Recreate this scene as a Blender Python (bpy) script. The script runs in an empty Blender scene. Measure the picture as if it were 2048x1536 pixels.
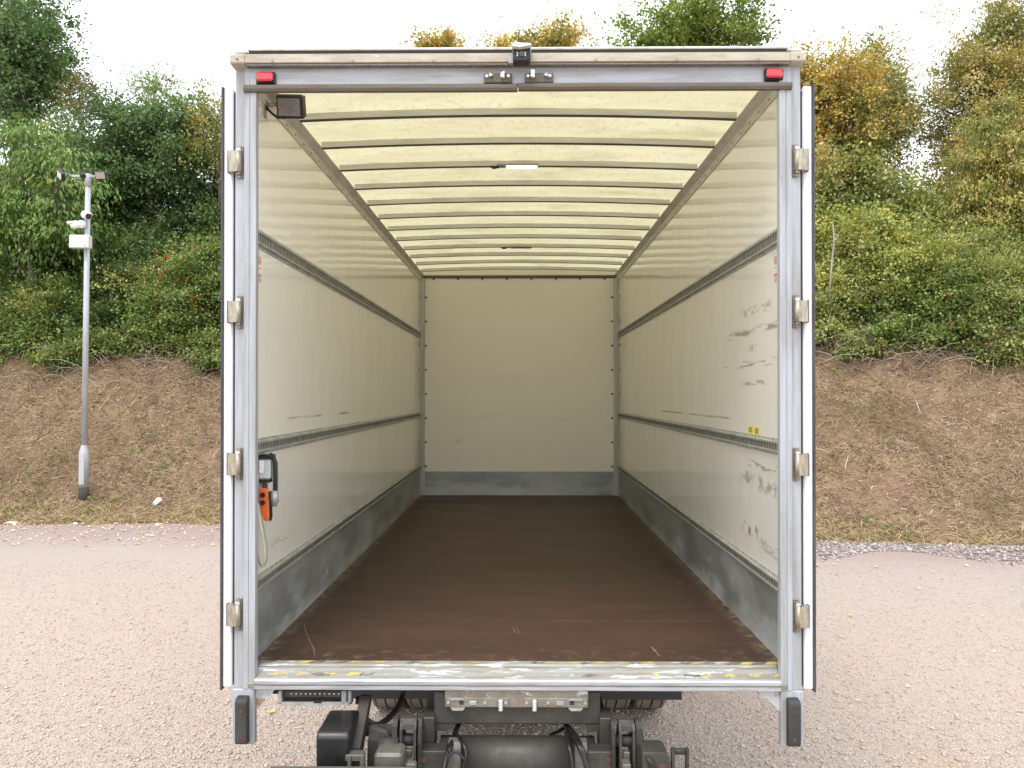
import bpy, math, random
import numpy as np
from mathutils import Vector, Matrix

R = math.radians
scene = bpy.context.scene
COL = scene.collection

# ------------------------------------------------------------------ camera
CAM_Z = 2.30
FOC = 1656.0            # focal length in units of a 2048 wide frame
cd = bpy.data.cameras.new("camera")
cam = bpy.data.objects.new("camera", cd)
COL.objects.link(cam)
cam.location = (0, 0, CAM_Z)
cd.sensor_width = 36.0
cd.lens = 36.0 * FOC / 2048.0
cd.clip_end = 1500
cd.clip_start = 0.05
PITCH, YAW = 0.40, 0.588
cam.rotation_euler = (R(90 + PITCH), 0, R(YAW))
cd.shift_y = 0.0051
scene.camera = cam

# ------------------------------------------------------------------ world, sun, exposure
w = bpy.data.worlds.new("World")
scene.world = w
w.use_nodes = True
wn = w.node_tree
wn.nodes.clear()
out = wn.nodes.new("ShaderNodeOutputWorld")
bg = wn.nodes.new("ShaderNodeBackground")
sky = wn.nodes.new("ShaderNodeTexSky")
sky.sky_type = 'NISHITA'
sky.sun_disc = False
SUN_EL, SUN_AZ = 58, 205
sky.sun_elevation = R(SUN_EL)
sky.sun_rotation = R(SUN_AZ)
sky.dust_density = 4.0
mixc = wn.nodes.new("ShaderNodeMixRGB")
mixc.inputs[0].default_value = 0.93
mixc.inputs[2].default_value = (8.7, 9.15, 9.7, 1)      # closed white cloud cover
wn.links.new(sky.outputs[0], mixc.inputs[1])
wn.links.new(mixc.outputs[0], bg.inputs[0])
bg.inputs[1].default_value = 0.125
wn.links.new(bg.outputs[0], out.inputs[0])

sl = bpy.data.lights.new("sun", 'SUN')
sl.energy = 1.1
sl.angle = R(25)
sl.color = (1.0, 0.95, 0.88)
so = bpy.data.objects.new("sun", sl)
COL.objects.link(so)
az, el = R(SUN_AZ), R(SUN_EL)
sdir = Vector((math.sin(az) * math.cos(el), math.cos(az) * math.cos(el), math.sin(el)))
so.rotation_euler = (-sdir).to_track_quat('-Z', 'Y').to_euler()

scene.view_settings.view_transform = 'Standard'
scene.view_settings.look = 'None'
scene.view_settings.exposure = 0.92
scene.view_settings.gamma = 1.0
scene.view_settings.use_curve_mapping = False
scene.render.engine = 'CYCLES'
cy = scene.cycles
cy.use_denoising = True
cy.max_bounces = 10
cy.diffuse_bounces = 6
cy.glossy_bounces = 4
cy.transmission_bounces = 6
cy.sample_clamp_indirect = 8.0

# ------------------------------------------------------------------ materials
def new_mat(name):
    m = bpy.data.materials.new(name)
    m.use_nodes = True
    nt = m.node_tree
    b = nt.nodes["Principled BSDF"]
    return m, nt, b

class N:
    """small node helper"""
    def __init__(s, nt, coord='Object'):
        s.nt = nt
        tc = nt.nodes.new("ShaderNodeTexCoord")
        s.co = tc.outputs[coord]
    def link(s, a, b):
        s.nt.links.new(a, b)
    def _set(s, sock, v):
        if isinstance(v, (int, float)):
            sock.default_value = v
        elif isinstance(v, (tuple, list)):
            sock.default_value = tuple(v) + ((1,) if len(v) == 3 and len(sock.default_value) == 4 else ())
        else:
            s.link(v, sock)
    def map(s, scale, loc=(0, 0, 0), rot=(0, 0, 0), src=None):
        n = s.nt.nodes.new("ShaderNodeMapping")
        n.inputs['Scale'].default_value = scale
        n.inputs['Location'].default_value = loc
        n.inputs['Rotation'].default_value = rot
        s.link(src or s.co, n.inputs['Vector'])
        return n.outputs[0]
    def noise(s, scale=5, detail=4, rough=0.6, vec=None, dist=0.0, color=False):
        n = s.nt.nodes.new("ShaderNodeTexNoise")
        n.inputs['Scale'].default_value = scale
        n.inputs['Detail'].default_value = detail
        n.inputs['Roughness'].default_value = rough
        n.inputs['Distortion'].default_value = dist
        s.link(vec if vec is not None else s.co, n.inputs['Vector'])
        return n.outputs['Color' if color else 'Fac']
    def voro(s, scale=5, feature='F1', vec=None, out='Distance', rnd=1.0):
        n = s.nt.nodes.new("ShaderNodeTexVoronoi")
        n.feature = feature
        n.inputs['Scale'].default_value = scale
        n.inputs['Randomness'].default_value = rnd
        s.link(vec if vec is not None else s.co, n.inputs['Vector'])
        return n.outputs[out]
    def rng(s, v, a, b, c=0.0, d=1.0, smooth=True):
        n = s.nt.nodes.new("ShaderNodeMapRange")
        n.interpolation_type = 'SMOOTHSTEP' if smooth else 'LINEAR'
        n.inputs['From Min'].default_value = a
        n.inputs['From Max'].default_value = b
        n.inputs['To Min'].default_value = c
        n.inputs['To Max'].default_value = d
        s._set(n.inputs['Value'], v)
        return n.outputs[0]
    def math(s, op, a, b=0.0, clamp=False):
        n = s.nt.nodes.new("ShaderNodeMath")
        n.operation = op
        n.use_clamp = clamp
        s._set(n.inputs[0], a)
        s._set(n.inputs[1], b)
        return n.outputs[0]
    def mix(s, f, a, b, mode='MIX'):
        n = s.nt.nodes.new("ShaderNodeMixRGB")
        n.blend_type = mode
        s._set(n.inputs[0], f)
        s._set(n.inputs[1], a)
        s._set(n.inputs[2], b)
        return n.outputs[0]
    def ramp(s, f, stops):
        n = s.nt.nodes.new("ShaderNodeValToRGB")
        r = n.color_ramp
        while len(r.elements) < len(stops):
            r.elements.new(0.5)
        for e, (p, c) in zip(r.elements, stops):
            e.position = p
            e.color = tuple(c) + (1,)
        s.link(f, n.inputs[0])
        return n.outputs[0]
    def xyz(s, src=None):
        n = s.nt.nodes.new("ShaderNodeSeparateXYZ")
        s.link(src or s.co, n.inputs[0])
        return n.outputs
    def bump(s, h, strength=0.3, dist=0.01, normal=None):
        n = s.nt.nodes.new("ShaderNodeBump")
        n.inputs['Strength'].default_value = strength
        n.inputs['Distance'].default_value = dist
        s.link(h, n.inputs['Height'])
        if normal is not None:
            s.link(normal, n.inputs['Normal'])
        return n.outputs[0]
    def island(s):
        return s.nt.nodes.new("ShaderNodeNewGeometry").outputs['Random Per Island']

MAT = {}
def grimy(name, base, dirt, amount=0.5, scale=(6, 6, 6), rough=0.5, metal=0.0, bump=0.15, fine=60.0,
          dirt2=None, a2=0.3, s2=(25, 25, 25), coat=0.0, spec=0.5, contrast=0.18):
    m, nt, b = new_mat(name)
    n = N(nt)
    v = n.map(scale)
    f = n.noise(1.0, 6, 0.65, v)
    lo = 0.72 - amount * 0.45
    k = n.rng(f, lo - contrast, lo + contrast)
    k = n.math('MULTIPLY', k, 0.85)
    c = n.mix(k, base, dirt)
    if dirt2 is not None:
        f2 = n.noise(1.0, 5, 0.7, n.map(s2))
        lo2 = 0.74 - a2 * 0.4
        c = n.mix(n.rng(f2, lo2 - 0.03, lo2 + 0.06), c, dirt2)
    ff = n.noise(fine, 3, 0.6)
    c = n.mix(n.rng(ff, 0.3, 0.7, 0.0, 0.16), c, tuple(x * 0.55 for x in base))
    n.link(c, b.inputs['Base Color'])
    b.inputs['Metallic'].default_value = metal
    b.inputs['Specular IOR Level'].default_value = spec
    n.link(n.rng(f, 0.3, 0.7, max(rough - 0.1, 0.05), min(rough + 0.15, 1)), b.inputs['Roughness'])
    if coat:
        b.inputs['Coat Weight'].default_value = coat
        b.inputs['Coat Roughness'].default_value = 0.12
    if bump:
        n.link(n.bump(n.math('ADD', ff, f), bump, 0.004), b.inputs['Normal'])
    MAT[name] = m
    return m

grimy('frame_paint', (0.41, 0.44, 0.485), (0.26, 0.25, 0.23), 0.46, (22, 22, 1.6), 0.42, 0.0, 0.10, 90,
      dirt2=(0.20, 0.17, 0.13), a2=0.12, s2=(40, 40, 5))
grimy('header_paint', (0.42, 0.445, 0.48), (0.27, 0.25, 0.22), 0.34, (3, 20, 26), 0.42, 0.0, 0.10, 90,
      dirt2=(0.12, 0.10, 0.08), a2=0.10, s2=(30, 30, 30))
grimy('cream_coving', (0.46, 0.41, 0.33), (0.32, 0.275, 0.21), 0.45, (7, 20, 30), 0.55, 0.0, 0.15, 120,
      dirt2=(0.82, 0.81, 0.78), a2=0.20, s2=(22, 60, 40))
grimy('white_roof_edge', (0.74, 0.73, 0.70), (0.45, 0.42, 0.36), 0.35, (20, 30, 30), 0.5)
grimy('rusty_seal', (0.125, 0.115, 0.10), (0.13, 0.085, 0.05), 0.45, (4, 40, 60), 0.62, 0.0, 0.4, 120,
      dirt2=(0.40, 0.37, 0.33), a2=0.20, s2=(11, 60, 130))
grimy('door_white', (0.76, 0.77, 0.78), (0.62, 0.61, 0.58), 0.22, (25, 25, 2.5), 0.4, 0.0, 0.05)
grimy('door_seal', (0.045, 0.040, 0.060), (0.09, 0.085, 0.09), 0.4, (30, 30, 4), 0.6)
grimy('hinge_metal', (0.46, 0.42, 0.34), (0.24, 0.20, 0.14), 0.45, (60, 60, 18), 0.38, 0.55, 0.2, 200,
      dirt2=(0.70, 0.68, 0.62), a2=0.25, s2=(50, 50, 20))
grimy('bolt_steel', (0.32, 0.30, 0.27), (0.18, 0.14, 0.10), 0.5, (80, 80, 80), 0.45, 0.6, 0.2, 200)
grimy('bright_bolt', (0.74, 0.75, 0.77), (0.45, 0.42, 0.38), 0.35, (80, 80, 80), 0.35, 0.5, 0.1, 200)
grimy('rail_steel', (0.47, 0.48, 0.44), (0.31, 0.31, 0.27), 0.5, (30, 8, 30), 0.40, 0.3, 0.12, 150,
      dirt2=(0.50, 0.50, 0.46), a2=0.12, s2=(40, 12, 60))
grimy('slot_dark', (0.030, 0.030, 0.028), (0.05, 0.05, 0.045), 0.4, (30, 30, 30), 0.7)
grimy('cant_rail', (0.64, 0.62, 0.56), (0.48, 0.455, 0.39), 0.45, (30, 5, 30), 0.55, 0.05, 0.12, 120)
grimy('bow_steel', (0.62, 0.63, 0.58), (0.50, 0.50, 0.44), 0.4, (4, 40, 40), 0.45, 0.1, 0.1, 150)
grimy('corner_post', (0.50, 0.51, 0.48), (0.34, 0.33, 0.28), 0.4, (40, 40, 3), 0.4, 0.25)
grimy('sill_alu', (0.34, 0.345, 0.34), (0.24, 0.205, 0.14), 0.50, (3, 30, 60), 0.42, 0.2, 0.35, 160,
      dirt2=(0.62, 0.64, 0.67), a2=0.42, s2=(7, 40, 60))
grimy('sill_lip', (0.50, 0.515, 0.54), (0.30, 0.28, 0.245), 0.40, (5, 40, 90), 0.36, 0.25, 0.3, 160,
      dirt2=(0.20, 0.20, 0.23), a2=0.16, s2=(12, 90, 200))
grimy('worn_plate', (0.265, 0.25, 0.215), (0.19, 0.15, 0.105), 0.5, (14, 14, 14), 0.5, 0.2, 0.3, 160,
      dirt2=(0.56, 0.56, 0.55), a2=0.30, s2=(16, 16, 26))
grimy('rust_gusset', (0.46, 0.47, 0.48), (0.20, 0.10, 0.045), 0.36, (14, 14, 14), 0.6, 0.0, 0.3, 150, contrast=0.07)
grimy('chassis_grey', (0.070, 0.065, 0.054), (0.040, 0.036, 0.030), 0.5, (8, 8, 8), 0.55, 0.2, 0.2, 120,
      dirt2=(0.022, 0.020, 0.018), a2=0.16, s2=(26, 26, 14))
grimy('lift_grey', (0.066, 0.062, 0.051), (0.034, 0.031, 0.026), 0.5, (9, 9, 9), 0.5, 0.15, 0.2, 120)
grimy('lift_pale', (0.135, 0.130, 0.112), (0.08, 0.075, 0.062), 0.45, (9, 9, 9), 0.5, 0.1, 0.2, 120)
grimy('lift_dark', (0.022, 0.021, 0.019), (0.045, 0.041, 0.034), 0.45, (9, 9, 9), 0.6, 0.1, 0.2, 120)
grimy('rust_bolt', (0.12, 0.055, 0.035), (0.07, 0.035, 0.025), 0.5, (60, 60, 60), 0.8)
grimy('black_plastic', (0.009, 0.009, 0.0095), (0.024, 0.022, 0.02), 0.30, (6, 6, 6), 0.38, 0.0, 0.06, 150)
grimy('mudflap', (0.020, 0.023, 0.030), (0.045, 0.042, 0.039), 0.42, (8, 8, 8), 0.55)
grimy('rubber', (0.026, 0.026, 0.027), (0.065, 0.060, 0.055), 0.42, (14, 14, 6), 0.65, 0.0, 0.2, 140)
grimy('tyre', (0.21, 0.175, 0.14), (0.34, 0.28, 0.22), 0.5, (8, 8, 8), 0.85, 0.0, 0.25, 90)
grimy('tyre_groove', (0.022, 0.020, 0.018), (0.04, 0.035, 0.03), 0.4, (9, 9, 9), 0.9)
grimy('wheel_rim', (0.35, 0.34, 0.32), (0.18, 0.15, 0.12), 0.5, (9, 9, 9), 0.5, 0.3)
grimy('tray_alu', (0.42, 0.43, 0.43), (0.27, 0.255, 0.23), 0.45, (20, 20, 30), 0.4, 0.3, 0.15, 150)
grimy('white_plastic', (0.80, 0.80, 0.78), (0.62, 0.60, 0.55), 0.3, (12, 12, 12), 0.35)
grimy('grey_box', (0.62, 0.63, 0.58), (0.48, 0.47, 0.42), 0.35, (9, 9, 9), 0.4)
grimy('bow_dark', (0.115, 0.118, 0.108), (0.075, 0.075, 0.068), 0.4, (4, 40, 40), 0.6)
grimy('galv_post', (0.48, 0.50, 0.52), (0.36, 0.37, 0.39), 0.45, (8, 8, 2), 0.45, 0.12, 0.08, 120)
grimy('post_black', (0.035, 0.032, 0.03), (0.10, 0.08, 0.06), 0.4, (10, 10, 10), 0.8)
grimy('orange_plastic', (0.75, 0.13, 0.025), (0.45, 0.09, 0.03), 0.3, (30, 30, 30), 0.38, 0.0, 0.05)
grimy('webbing', (0.58, 0.55, 0.45), (0.42, 0.39, 0.31), 0.45, (30, 30, 14), 0.85, 0.0, 0.3, 260)
grimy('grey_metal', (0.42, 0.43, 0.43), (0.25, 0.25, 0.24), 0.4, (40, 40, 40), 0.4, 0.4)
grimy('box_blue_grey', (0.50, 0.55, 0.57), (0.36, 0.37, 0.36), 0.35, (30, 30, 30), 0.4)
grimy('screw', (0.13, 0.12, 0.09), (0.07, 0.06, 0.05), 0.4, (90, 90, 90), 0.5, 0.5)
grimy('label_white', (0.80, 0.78, 0.74), (0.66, 0.63, 0.57), 0.35, (25, 25, 25), 0.45)
grimy('label_red', (0.62, 0.20, 0.19), (0.50, 0.22, 0.20), 0.4, (25, 25, 25), 0.5)
grimy('label_yellow', (0.80, 0.62, 0.03), (0.66, 0.50, 0.06), 0.3, (25, 25, 25), 0.45)
grimy('print_dark', (0.16, 0.13, 0.05), (0.22, 0.18, 0.08), 0.3, (25, 25, 25), 0.6)
grimy('tape_yellow', (0.60, 0.46, 0.07), (0.34, 0.29, 0.17), 0.55, (20, 40, 40), 0.55, 0.0, 0.2, 200)
grimy('tape_black', (0.075, 0.070, 0.062), (0.24, 0.22, 0.18), 0.5, (20, 40, 40), 0.6, 0.0, 0.2, 200)
grimy('plate_stone', (0.55, 0.53, 0.48), (0.40, 0.37, 0.32), 0.4, (30, 30, 30), 0.8)
grimy('outer_panel', (0.82, 0.82, 0.81), (0.68, 0.66, 0.62), 0.3, (2, 2, 2), 0.35)

def lens_mat(name, col, rough, spec=0.6, grid=None):
    m, nt, b = new_mat(name)
    n = N(nt)
    c = n.mix(n.rng(n.noise(90, 2, 0.5), 0.35, 0.65), tuple(x * 0.75 for x in col), col)
    if grid:
        vv = n.voro(grid, 'F1', out='Distance', rnd=0.0)
        n.link(n.bump(vv, 0.4, 0.003), b.inputs['Normal'])
    n.link(c, b.inputs['Base Color'])
    b.inputs['Roughness'].default_value = rough
    b.inputs['Specular IOR Level'].default_value = spec
    b.inputs['Coat Weight'].default_value = 0.6
    b.inputs['Coat Roughness'].default_value = 0.08
    MAT[name] = m
lens_mat('red_lens', (0.72, 0.02, 0.035), 0.25, grid=140)
lens_mat('lamp_lens', (0.30, 0.27, 0.28), 0.22)
lens_mat('flood_lens', (0.36, 0.31, 0.26), 0.2)
lens_mat('dark_lens', (0.015, 0.015, 0.018), 0.12)

# LED strip lamp that is switched on under the roof bow
m, nt, b = new_mat('led_on')
n = N(nt)
b.inputs['Base Color'].default_value = (0.9, 0.92, 0.95, 1)
b.inputs['Emission Color'].default_value = (0.93, 0.96, 1.0, 1)
n.link(n.rng(n.noise(30, 1, 0.5), 0.0, 1.0, 1.5, 2.2), b.inputs['Emission Strength'])
MAT['led_on'] = m

# glossy cream plywood wall lining; marks is a list of (z0, half height, y0, y1, strength, colour)
def wall_mat(name, marks, base=(0.83, 0.81, 0.745), axis='Y', coat=0.9):
    m, nt, b = new_mat(name)
    n = N(nt)
    x, y, z = n.xyz()
    run = y if axis == 'Y' else x
    big = n.noise(0.9, 4, 0.6, n.map((1, 1, 1.4)))
    c = n.mix(n.rng(big, 0.35, 0.7, 0.0, 0.5), base, (base[0] * .94, base[1] * .93, base[2] * .90))
    smear = n.noise(1.0, 6, 0.7, n.map((2, 1.2, 26)))
    c = n.mix(n.rng(smear, 0.60, 0.80, 0.0, 0.20), c, (0.42, 0.36, 0.27))
    speck = n.noise(34, 4, 0.7)
    c = n.mix(n.rng(speck, 0.70, 0.76, 0.0, 0.4), c, (0.38, 0.33, 0.24))
    for (z0, hw, y0, y1, st, col, sy, sz) in marks:
        dz = n.math('ABSOLUTE', n.math('SUBTRACT', z, z0))
        fz = n.rng(dz, hw * 0.2, hw, 1.0, 0.0)
        fy = n.math('MULTIPLY', n.rng(run, y0, y0 + 0.12), n.rng(run, y1 - 0.25, y1, 1.0, 0.0))
        nn = n.noise(1.0, 5, 0.65, n.map((sy if axis == 'X' else 1, sy if axis == 'Y' else 1, sz), (z0 * 3, z0, 0), (0.08, 0, 0) if axis == 'Y' else (0, 0.08, 0)))
        k = n.math('MULTIPLY', n.math('MULTIPLY', fz, fy), n.rng(nn, 0.47, 0.58))
        c = n.mix(n.math('MULTIPLY', k, st), c, col)
    n.link(c, b.inputs['Base Color'])
    b.inputs['Roughness'].default_value = 0.42 if coat > .5 else .6
    b.inputs['Coat Weight'].default_value = coat
    n.link(n.rng(smear, 0.4, 0.8, 0.045 if coat > .5 else .3, 0.20 if coat > .5 else .45), b.inputs['Coat Roughness'])
    wav = n.noise(1.0, 2, 0.5, n.map((3.0, 3.0, 2.0)))
    n.link(n.bump(n.math('ADD', wav, n.math('MULTIPLY', n.noise(7, 3, 0.5), 0.10)), 0.22, 0.02), b.inputs['Normal'])
    n.link(n.bump(wav, 0.30, 0.02), b.inputs['Coat Normal'])
    MAT[name] = m
OY = 3.7      # the truck's origin in Y
GR, BR = (0.32, 0.30, 0.265), (0.38, 0.27, 0.17)
wall_mat('lining_right', [
    (2.630, 0.030, 3.70 - OY, 4.95 - OY, 1.0, GR, 4.5, 34), (2.462, 0.026, 3.70 - OY, 5.0 - OY, 1.0, GR, 3.5, 46),
    (2.36, 0.022, 4.0 - OY, 4.55 - OY, 0.9, GR, 5, 40), (2.54, 0.03, 4.1 - OY, 4.5 - OY, 0.7, GR, 12, 18),
    (2.73, 0.04, 3.9 - OY, 4.6 - OY, 0.7, GR, 8, 26),
    (2.166, 0.010, 4.7 - OY, 7.4 - OY, 1.0, BR, 1.2, 20), (1.945, 0.03, 3.75 - OY, 4.45 - OY, 1.0, GR, 5, 34),
    (1.86, 0.06, 3.8 - OY, 4.6 - OY, 0.8, GR, 12, 24), (1.60, 0.05, 4.0 - OY, 4.6 - OY, 1.0, BR, 11, 8),
    (1.56, 0.05, 3.7 - OY, 4.2 - OY, 0.8, GR, 5, 40)])
wall_mat('lining_left', [
    (2.175, 0.010, 4.3 - OY, 6.9 - OY, 1.0, BR, 1.2, 20), (2.45, 0.04, 4.2 - OY, 6.0 - OY, 0.06, GR, 4, 30),
    (1.56, 0.03, 3.9 - OY, 4.6 - OY, 0.5, GR, 5, 30)])
wall_mat('lining_front', [
    (2.26, 0.012, -0.80, -0.55, 0.7, BR, 6, 40), (2.52, 0.06, -0.7, 0.7, 0.08, GR, 2, 25),
    (2.02, 0.05, -0.9, 0.8, 0.12, BR, 2, 18), (1.75, 0.05, -0.85, -0.6, 0.5, BR, 10, 20)], axis='X', coat=0.15, base=(0.81, 0.78, 0.69))

# translucent glass fibre roof sheet
m, nt, b = new_mat('roof_sheet')
n = N(nt)
base = n.mix(n.rng(n.noise(2.0, 5, 0.65, n.map((0.8, 3.5, 1))), 0.35, 0.7), (0.84, 0.78, 0.59), (0.76, 0.68, 0.48))
fib = n.noise(1.0, 7, 0.8, n.map((34, 15, 10), rot=(0, 0, 0.3)))
base = n.mix(n.rng(fib, 0.48, 0.74, 0.0, 0.50), base, (0.42, 0.31, 0.16))
st = n.noise(1.0, 5, 0.7, n.map((1.6, 3.2, 1), (3, 1, 0)))
base = n.mix(n.rng(st, 0.48, 0.76, 0.0, 0.42), base, (0.36, 0.27, 0.15))
d = nt.nodes.new("ShaderNodeBsdfDiffuse"); t = nt.nodes.new("ShaderNodeBsdfTranslucent")
g = nt.nodes.new("ShaderNodeBsdfGlossy"); g.inputs['Roughness'].default_value = 0.4
n.link(n.mix(1.0, base, (.8, .8, .8), 'MULTIPLY'), d.inputs[0]); n.link(n.mix(1.0, base, (.70, .69, .60), 'MULTIPLY'), t.inputs[0])
ms = nt.nodes.new("ShaderNodeMixShader"); ms.inputs[0].default_value = 0.60
n.link(d.outputs[0], ms.inputs[1]); n.link(t.outputs[0], ms.inputs[2])
ms2 = nt.nodes.new("ShaderNodeMixShader"); ms2.inputs[0].default_value = 0.04
n.link(ms.outputs[0], ms2.inputs[1]); n.link(g.outputs[0], ms2.inputs[2])
n.link(ms2.outputs[0], nt.nodes['Material Output'].inputs[0])
nt.nodes.remove(b)
MAT['roof_sheet'] = m

# brown phenolic plywood load floor
m, nt, b = new_mat('floor_ply')
n = N(nt)
x, y, z = n.xyz()
g1 = n.noise(1.0, 5, 0.65, n.map((0.9, 3.0, 1)))
c = n.mix(n.rng(g1, 0.3, 0.7), (0.044, 0.023, 0.0165), (0.072, 0.037, 0.026))
dark = n.noise(1.0, 4, 0.6, n.map((0.8, 1.1, 1), (4, 2, 0)))
c = n.mix(n.rng(dark, 0.55, 0.75, 0, 0.65), c, (0.026, 0.018, 0.015))
gr = n.noise(1.0, 6, 0.7, n.map((3.0, 46, 1)))
c = n.mix(n.rng(gr, 0.58, 0.85, 0, 0.20), c, (0.17, 0.11, 0.075))
dust = n.noise(1.0, 6, 0.75, n.map((14, 14, 1)))
edge = n.math('SUBTRACT', 1.21, n.math('ABSOLUTE', n.math('ADD', x, 0.016)))
ed = n.math('MULTIPLY', n.rng(edge, 0.0, 0.10, 1, 0), n.rng(dust, 0.42, 0.62))
c = n.mix(n.math('MULTIPLY', ed, 0.45), c, (0.30, 0.25, 0.17))
sc = n.noise(1.0, 5, 0.7, n.map((46, 5, 1), rot=(0, 0, 0.5)))
c = n.mix(n.rng(sc, 0.70, 0.74, 0, 0.5), c, (0.40, 0.31, 0.21))
fr = n.math('MULTIPLY', n.rng(y, 0.08, 0.45, 1, 0), n.rng(dust, 0.50, 0.72))
c = n.mix(n.math('MULTIPLY', fr, 0.45), c, (0.30, 0.22, 0.15))
n.link(c, b.inputs['Base Color'])
b.inputs['Specular IOR Level'].default_value = 0.3
n.link(n.rng(g1, 0.3, 0.7, 0.42, 0.60), b.inputs['Roughness'])
n.link(n.bump(n.math('ADD', gr, n.noise(220, 2, 0.5)), 0.12, 0.003), b.inputs['Normal'])
MAT['floor_ply'] = m
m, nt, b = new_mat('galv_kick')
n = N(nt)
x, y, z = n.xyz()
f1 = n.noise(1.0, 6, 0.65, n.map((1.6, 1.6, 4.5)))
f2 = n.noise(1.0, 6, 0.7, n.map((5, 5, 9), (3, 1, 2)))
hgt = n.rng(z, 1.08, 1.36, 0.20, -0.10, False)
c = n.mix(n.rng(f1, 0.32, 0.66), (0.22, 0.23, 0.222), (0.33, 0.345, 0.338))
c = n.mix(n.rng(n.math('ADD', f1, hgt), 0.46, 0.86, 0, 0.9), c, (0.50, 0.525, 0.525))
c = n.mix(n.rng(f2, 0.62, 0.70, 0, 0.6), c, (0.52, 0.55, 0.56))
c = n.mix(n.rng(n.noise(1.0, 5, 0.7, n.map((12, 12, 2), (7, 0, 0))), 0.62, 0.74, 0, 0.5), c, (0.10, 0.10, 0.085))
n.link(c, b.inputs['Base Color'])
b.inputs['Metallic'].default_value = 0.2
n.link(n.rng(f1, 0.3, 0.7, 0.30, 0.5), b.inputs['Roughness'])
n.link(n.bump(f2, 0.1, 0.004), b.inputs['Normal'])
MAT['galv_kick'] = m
grimy('floor_scratch', (0.22, 0.16, 0.11), (0.10, 0.065, 0.045), 0.5, (30, 30, 30), 0.7)
grimy('floor_seam', (0.18, 0.125, 0.085), (0.05, 0.028, 0.02), 0.70, (7, 30, 30), 0.7, contrast=0.1)

# gravel yard
m, nt, b = new_mat('gravel')
n = N(nt)
x, y, z = n.xyz()
v1 = n.voro(58, 'F1'); vc = n.voro(58, 'F1', out='Color')
v2 = n.voro(140, 'F1')
peb = n.ramp(n.xyz(vc)[0], [(0.0, (0.47, 0.355, 0.28)), (0.3, (0.54, 0.435, 0.36)), (0.55, (0.57, 0.475, 0.405)),
                            (0.8, (0.53, 0.45, 0.41)), (1.0, (0.69, 0.61, 0.53))])
big = n.noise(0.35, 5, 0.6)
c = n.mix(n.rng(big, 0.40, 0.64), peb, (0.565, 0.465, 0.39))
pat = n.noise(0.8, 5, 0.65, n.map((1, 1, 1), (9, 4, 0)))
c = n.mix(n.rng(pat, 0.56, 0.72, 0, 0.55), c, (0.58, 0.405, 0.285))
c = n.mix(n.rng(n.noise(5, 5, 0.7), 0.40, 0.75, 0.0, 0.35), c, (0.49, 0.425, 0.385))
crev = n.rng(v1, 0.006, 0.012, 0.0, 1.0)
c = n.mix(n.rng(v1, 0.45, 0.75, 0.0, 0.35), c, (0.38, 0.28, 0.22))
# reddish soil band along the foot of the bank, greyer band in front of it
ft = n.math('ADD', n.math('MINIMUM', n.math('SUBTRACT', 13.75, n.math('MULTIPLY', x, 0.16)), 14.65), n.rng(n.noise(0.7, 4, 0.6), 0.2, 0.8, -0.5, 0.5, False))
dd = n.math('SUBTRACT', ft, y)
c = n.mix(n.rng(dd, 2.0, 6.5, 0.55, 0.0), c, (0.46, 0.39, 0.365))
c = n.mix(n.rng(dd, 0.2, 3.0, 0.65, 0.0), c, (0.37, 0.26, 0.24))
n.link(c, b.inputs['Base Color'])
b.inputs['Roughness'].default_value = 0.92
b.inputs['Specular IOR Level'].default_value = 0.2
h = n.math('ADD', n.math('MULTIPLY', v1, -1.0), n.math('MULTIPLY', v2, -0.5))
h = n.math('ADD', h, n.math('MULTIPLY', n.noise(6, 4, 0.6), 0.8))
n.link(n.bump(h, 0.85, 0.02), b.inputs['Normal'])
MAT['gravel'] = m

def island_mat(name, stops, rough=0.85, transl=0.0, clump=None, spec=0.3, clump_scale=0.6, bump=False, tint=False):
    """colour of each small piece picked from stops; clump = (colour, low, high) shifts whole patches"""
    m, nt, b = new_mat(name)
    n = N(nt)
    if tint:
        at = nt.nodes.new("ShaderNodeAttribute"); at.attribute_name = 'tint'
        f_ = n.math('ADD', n.math('MULTIPLY', at.outputs['Fac'], 0.58), n.math('MULTIPLY', n.island(), 0.42))
        c = n.ramp(f_, stops)
    else:
        c = n.ramp(n.island(), stops)
    if clump:
        f = n.noise(clump_scale, 4, 0.65)
        c = n.mix(n.rng(f, clump[1], clump[2]), c, n.mix(0.75, c, clump[0]))
    n.link(c, b.inputs['Base Color'])
    b.inputs['Roughness'].default_value = rough
    b.inputs['Specular IOR Level'].default_value = spec
    if transl:
        t = nt.nodes.new("ShaderNodeBsdfTranslucent")
        n.link(n.mix(1.0, c, (1.25, 1.2, 0.6), 'MULTIPLY'), t.inputs[0])
        ms = nt.nodes.new("ShaderNodeMixShader")
        ms.inputs[0].default_value = transl
        n.link(b.outputs[0], ms.inputs[1]); n.link(t.outputs[0], ms.inputs[2])
        n.link(ms.outputs[0], nt.nodes['Material Output'].inputs[0])
    MAT[name] = m

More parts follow.
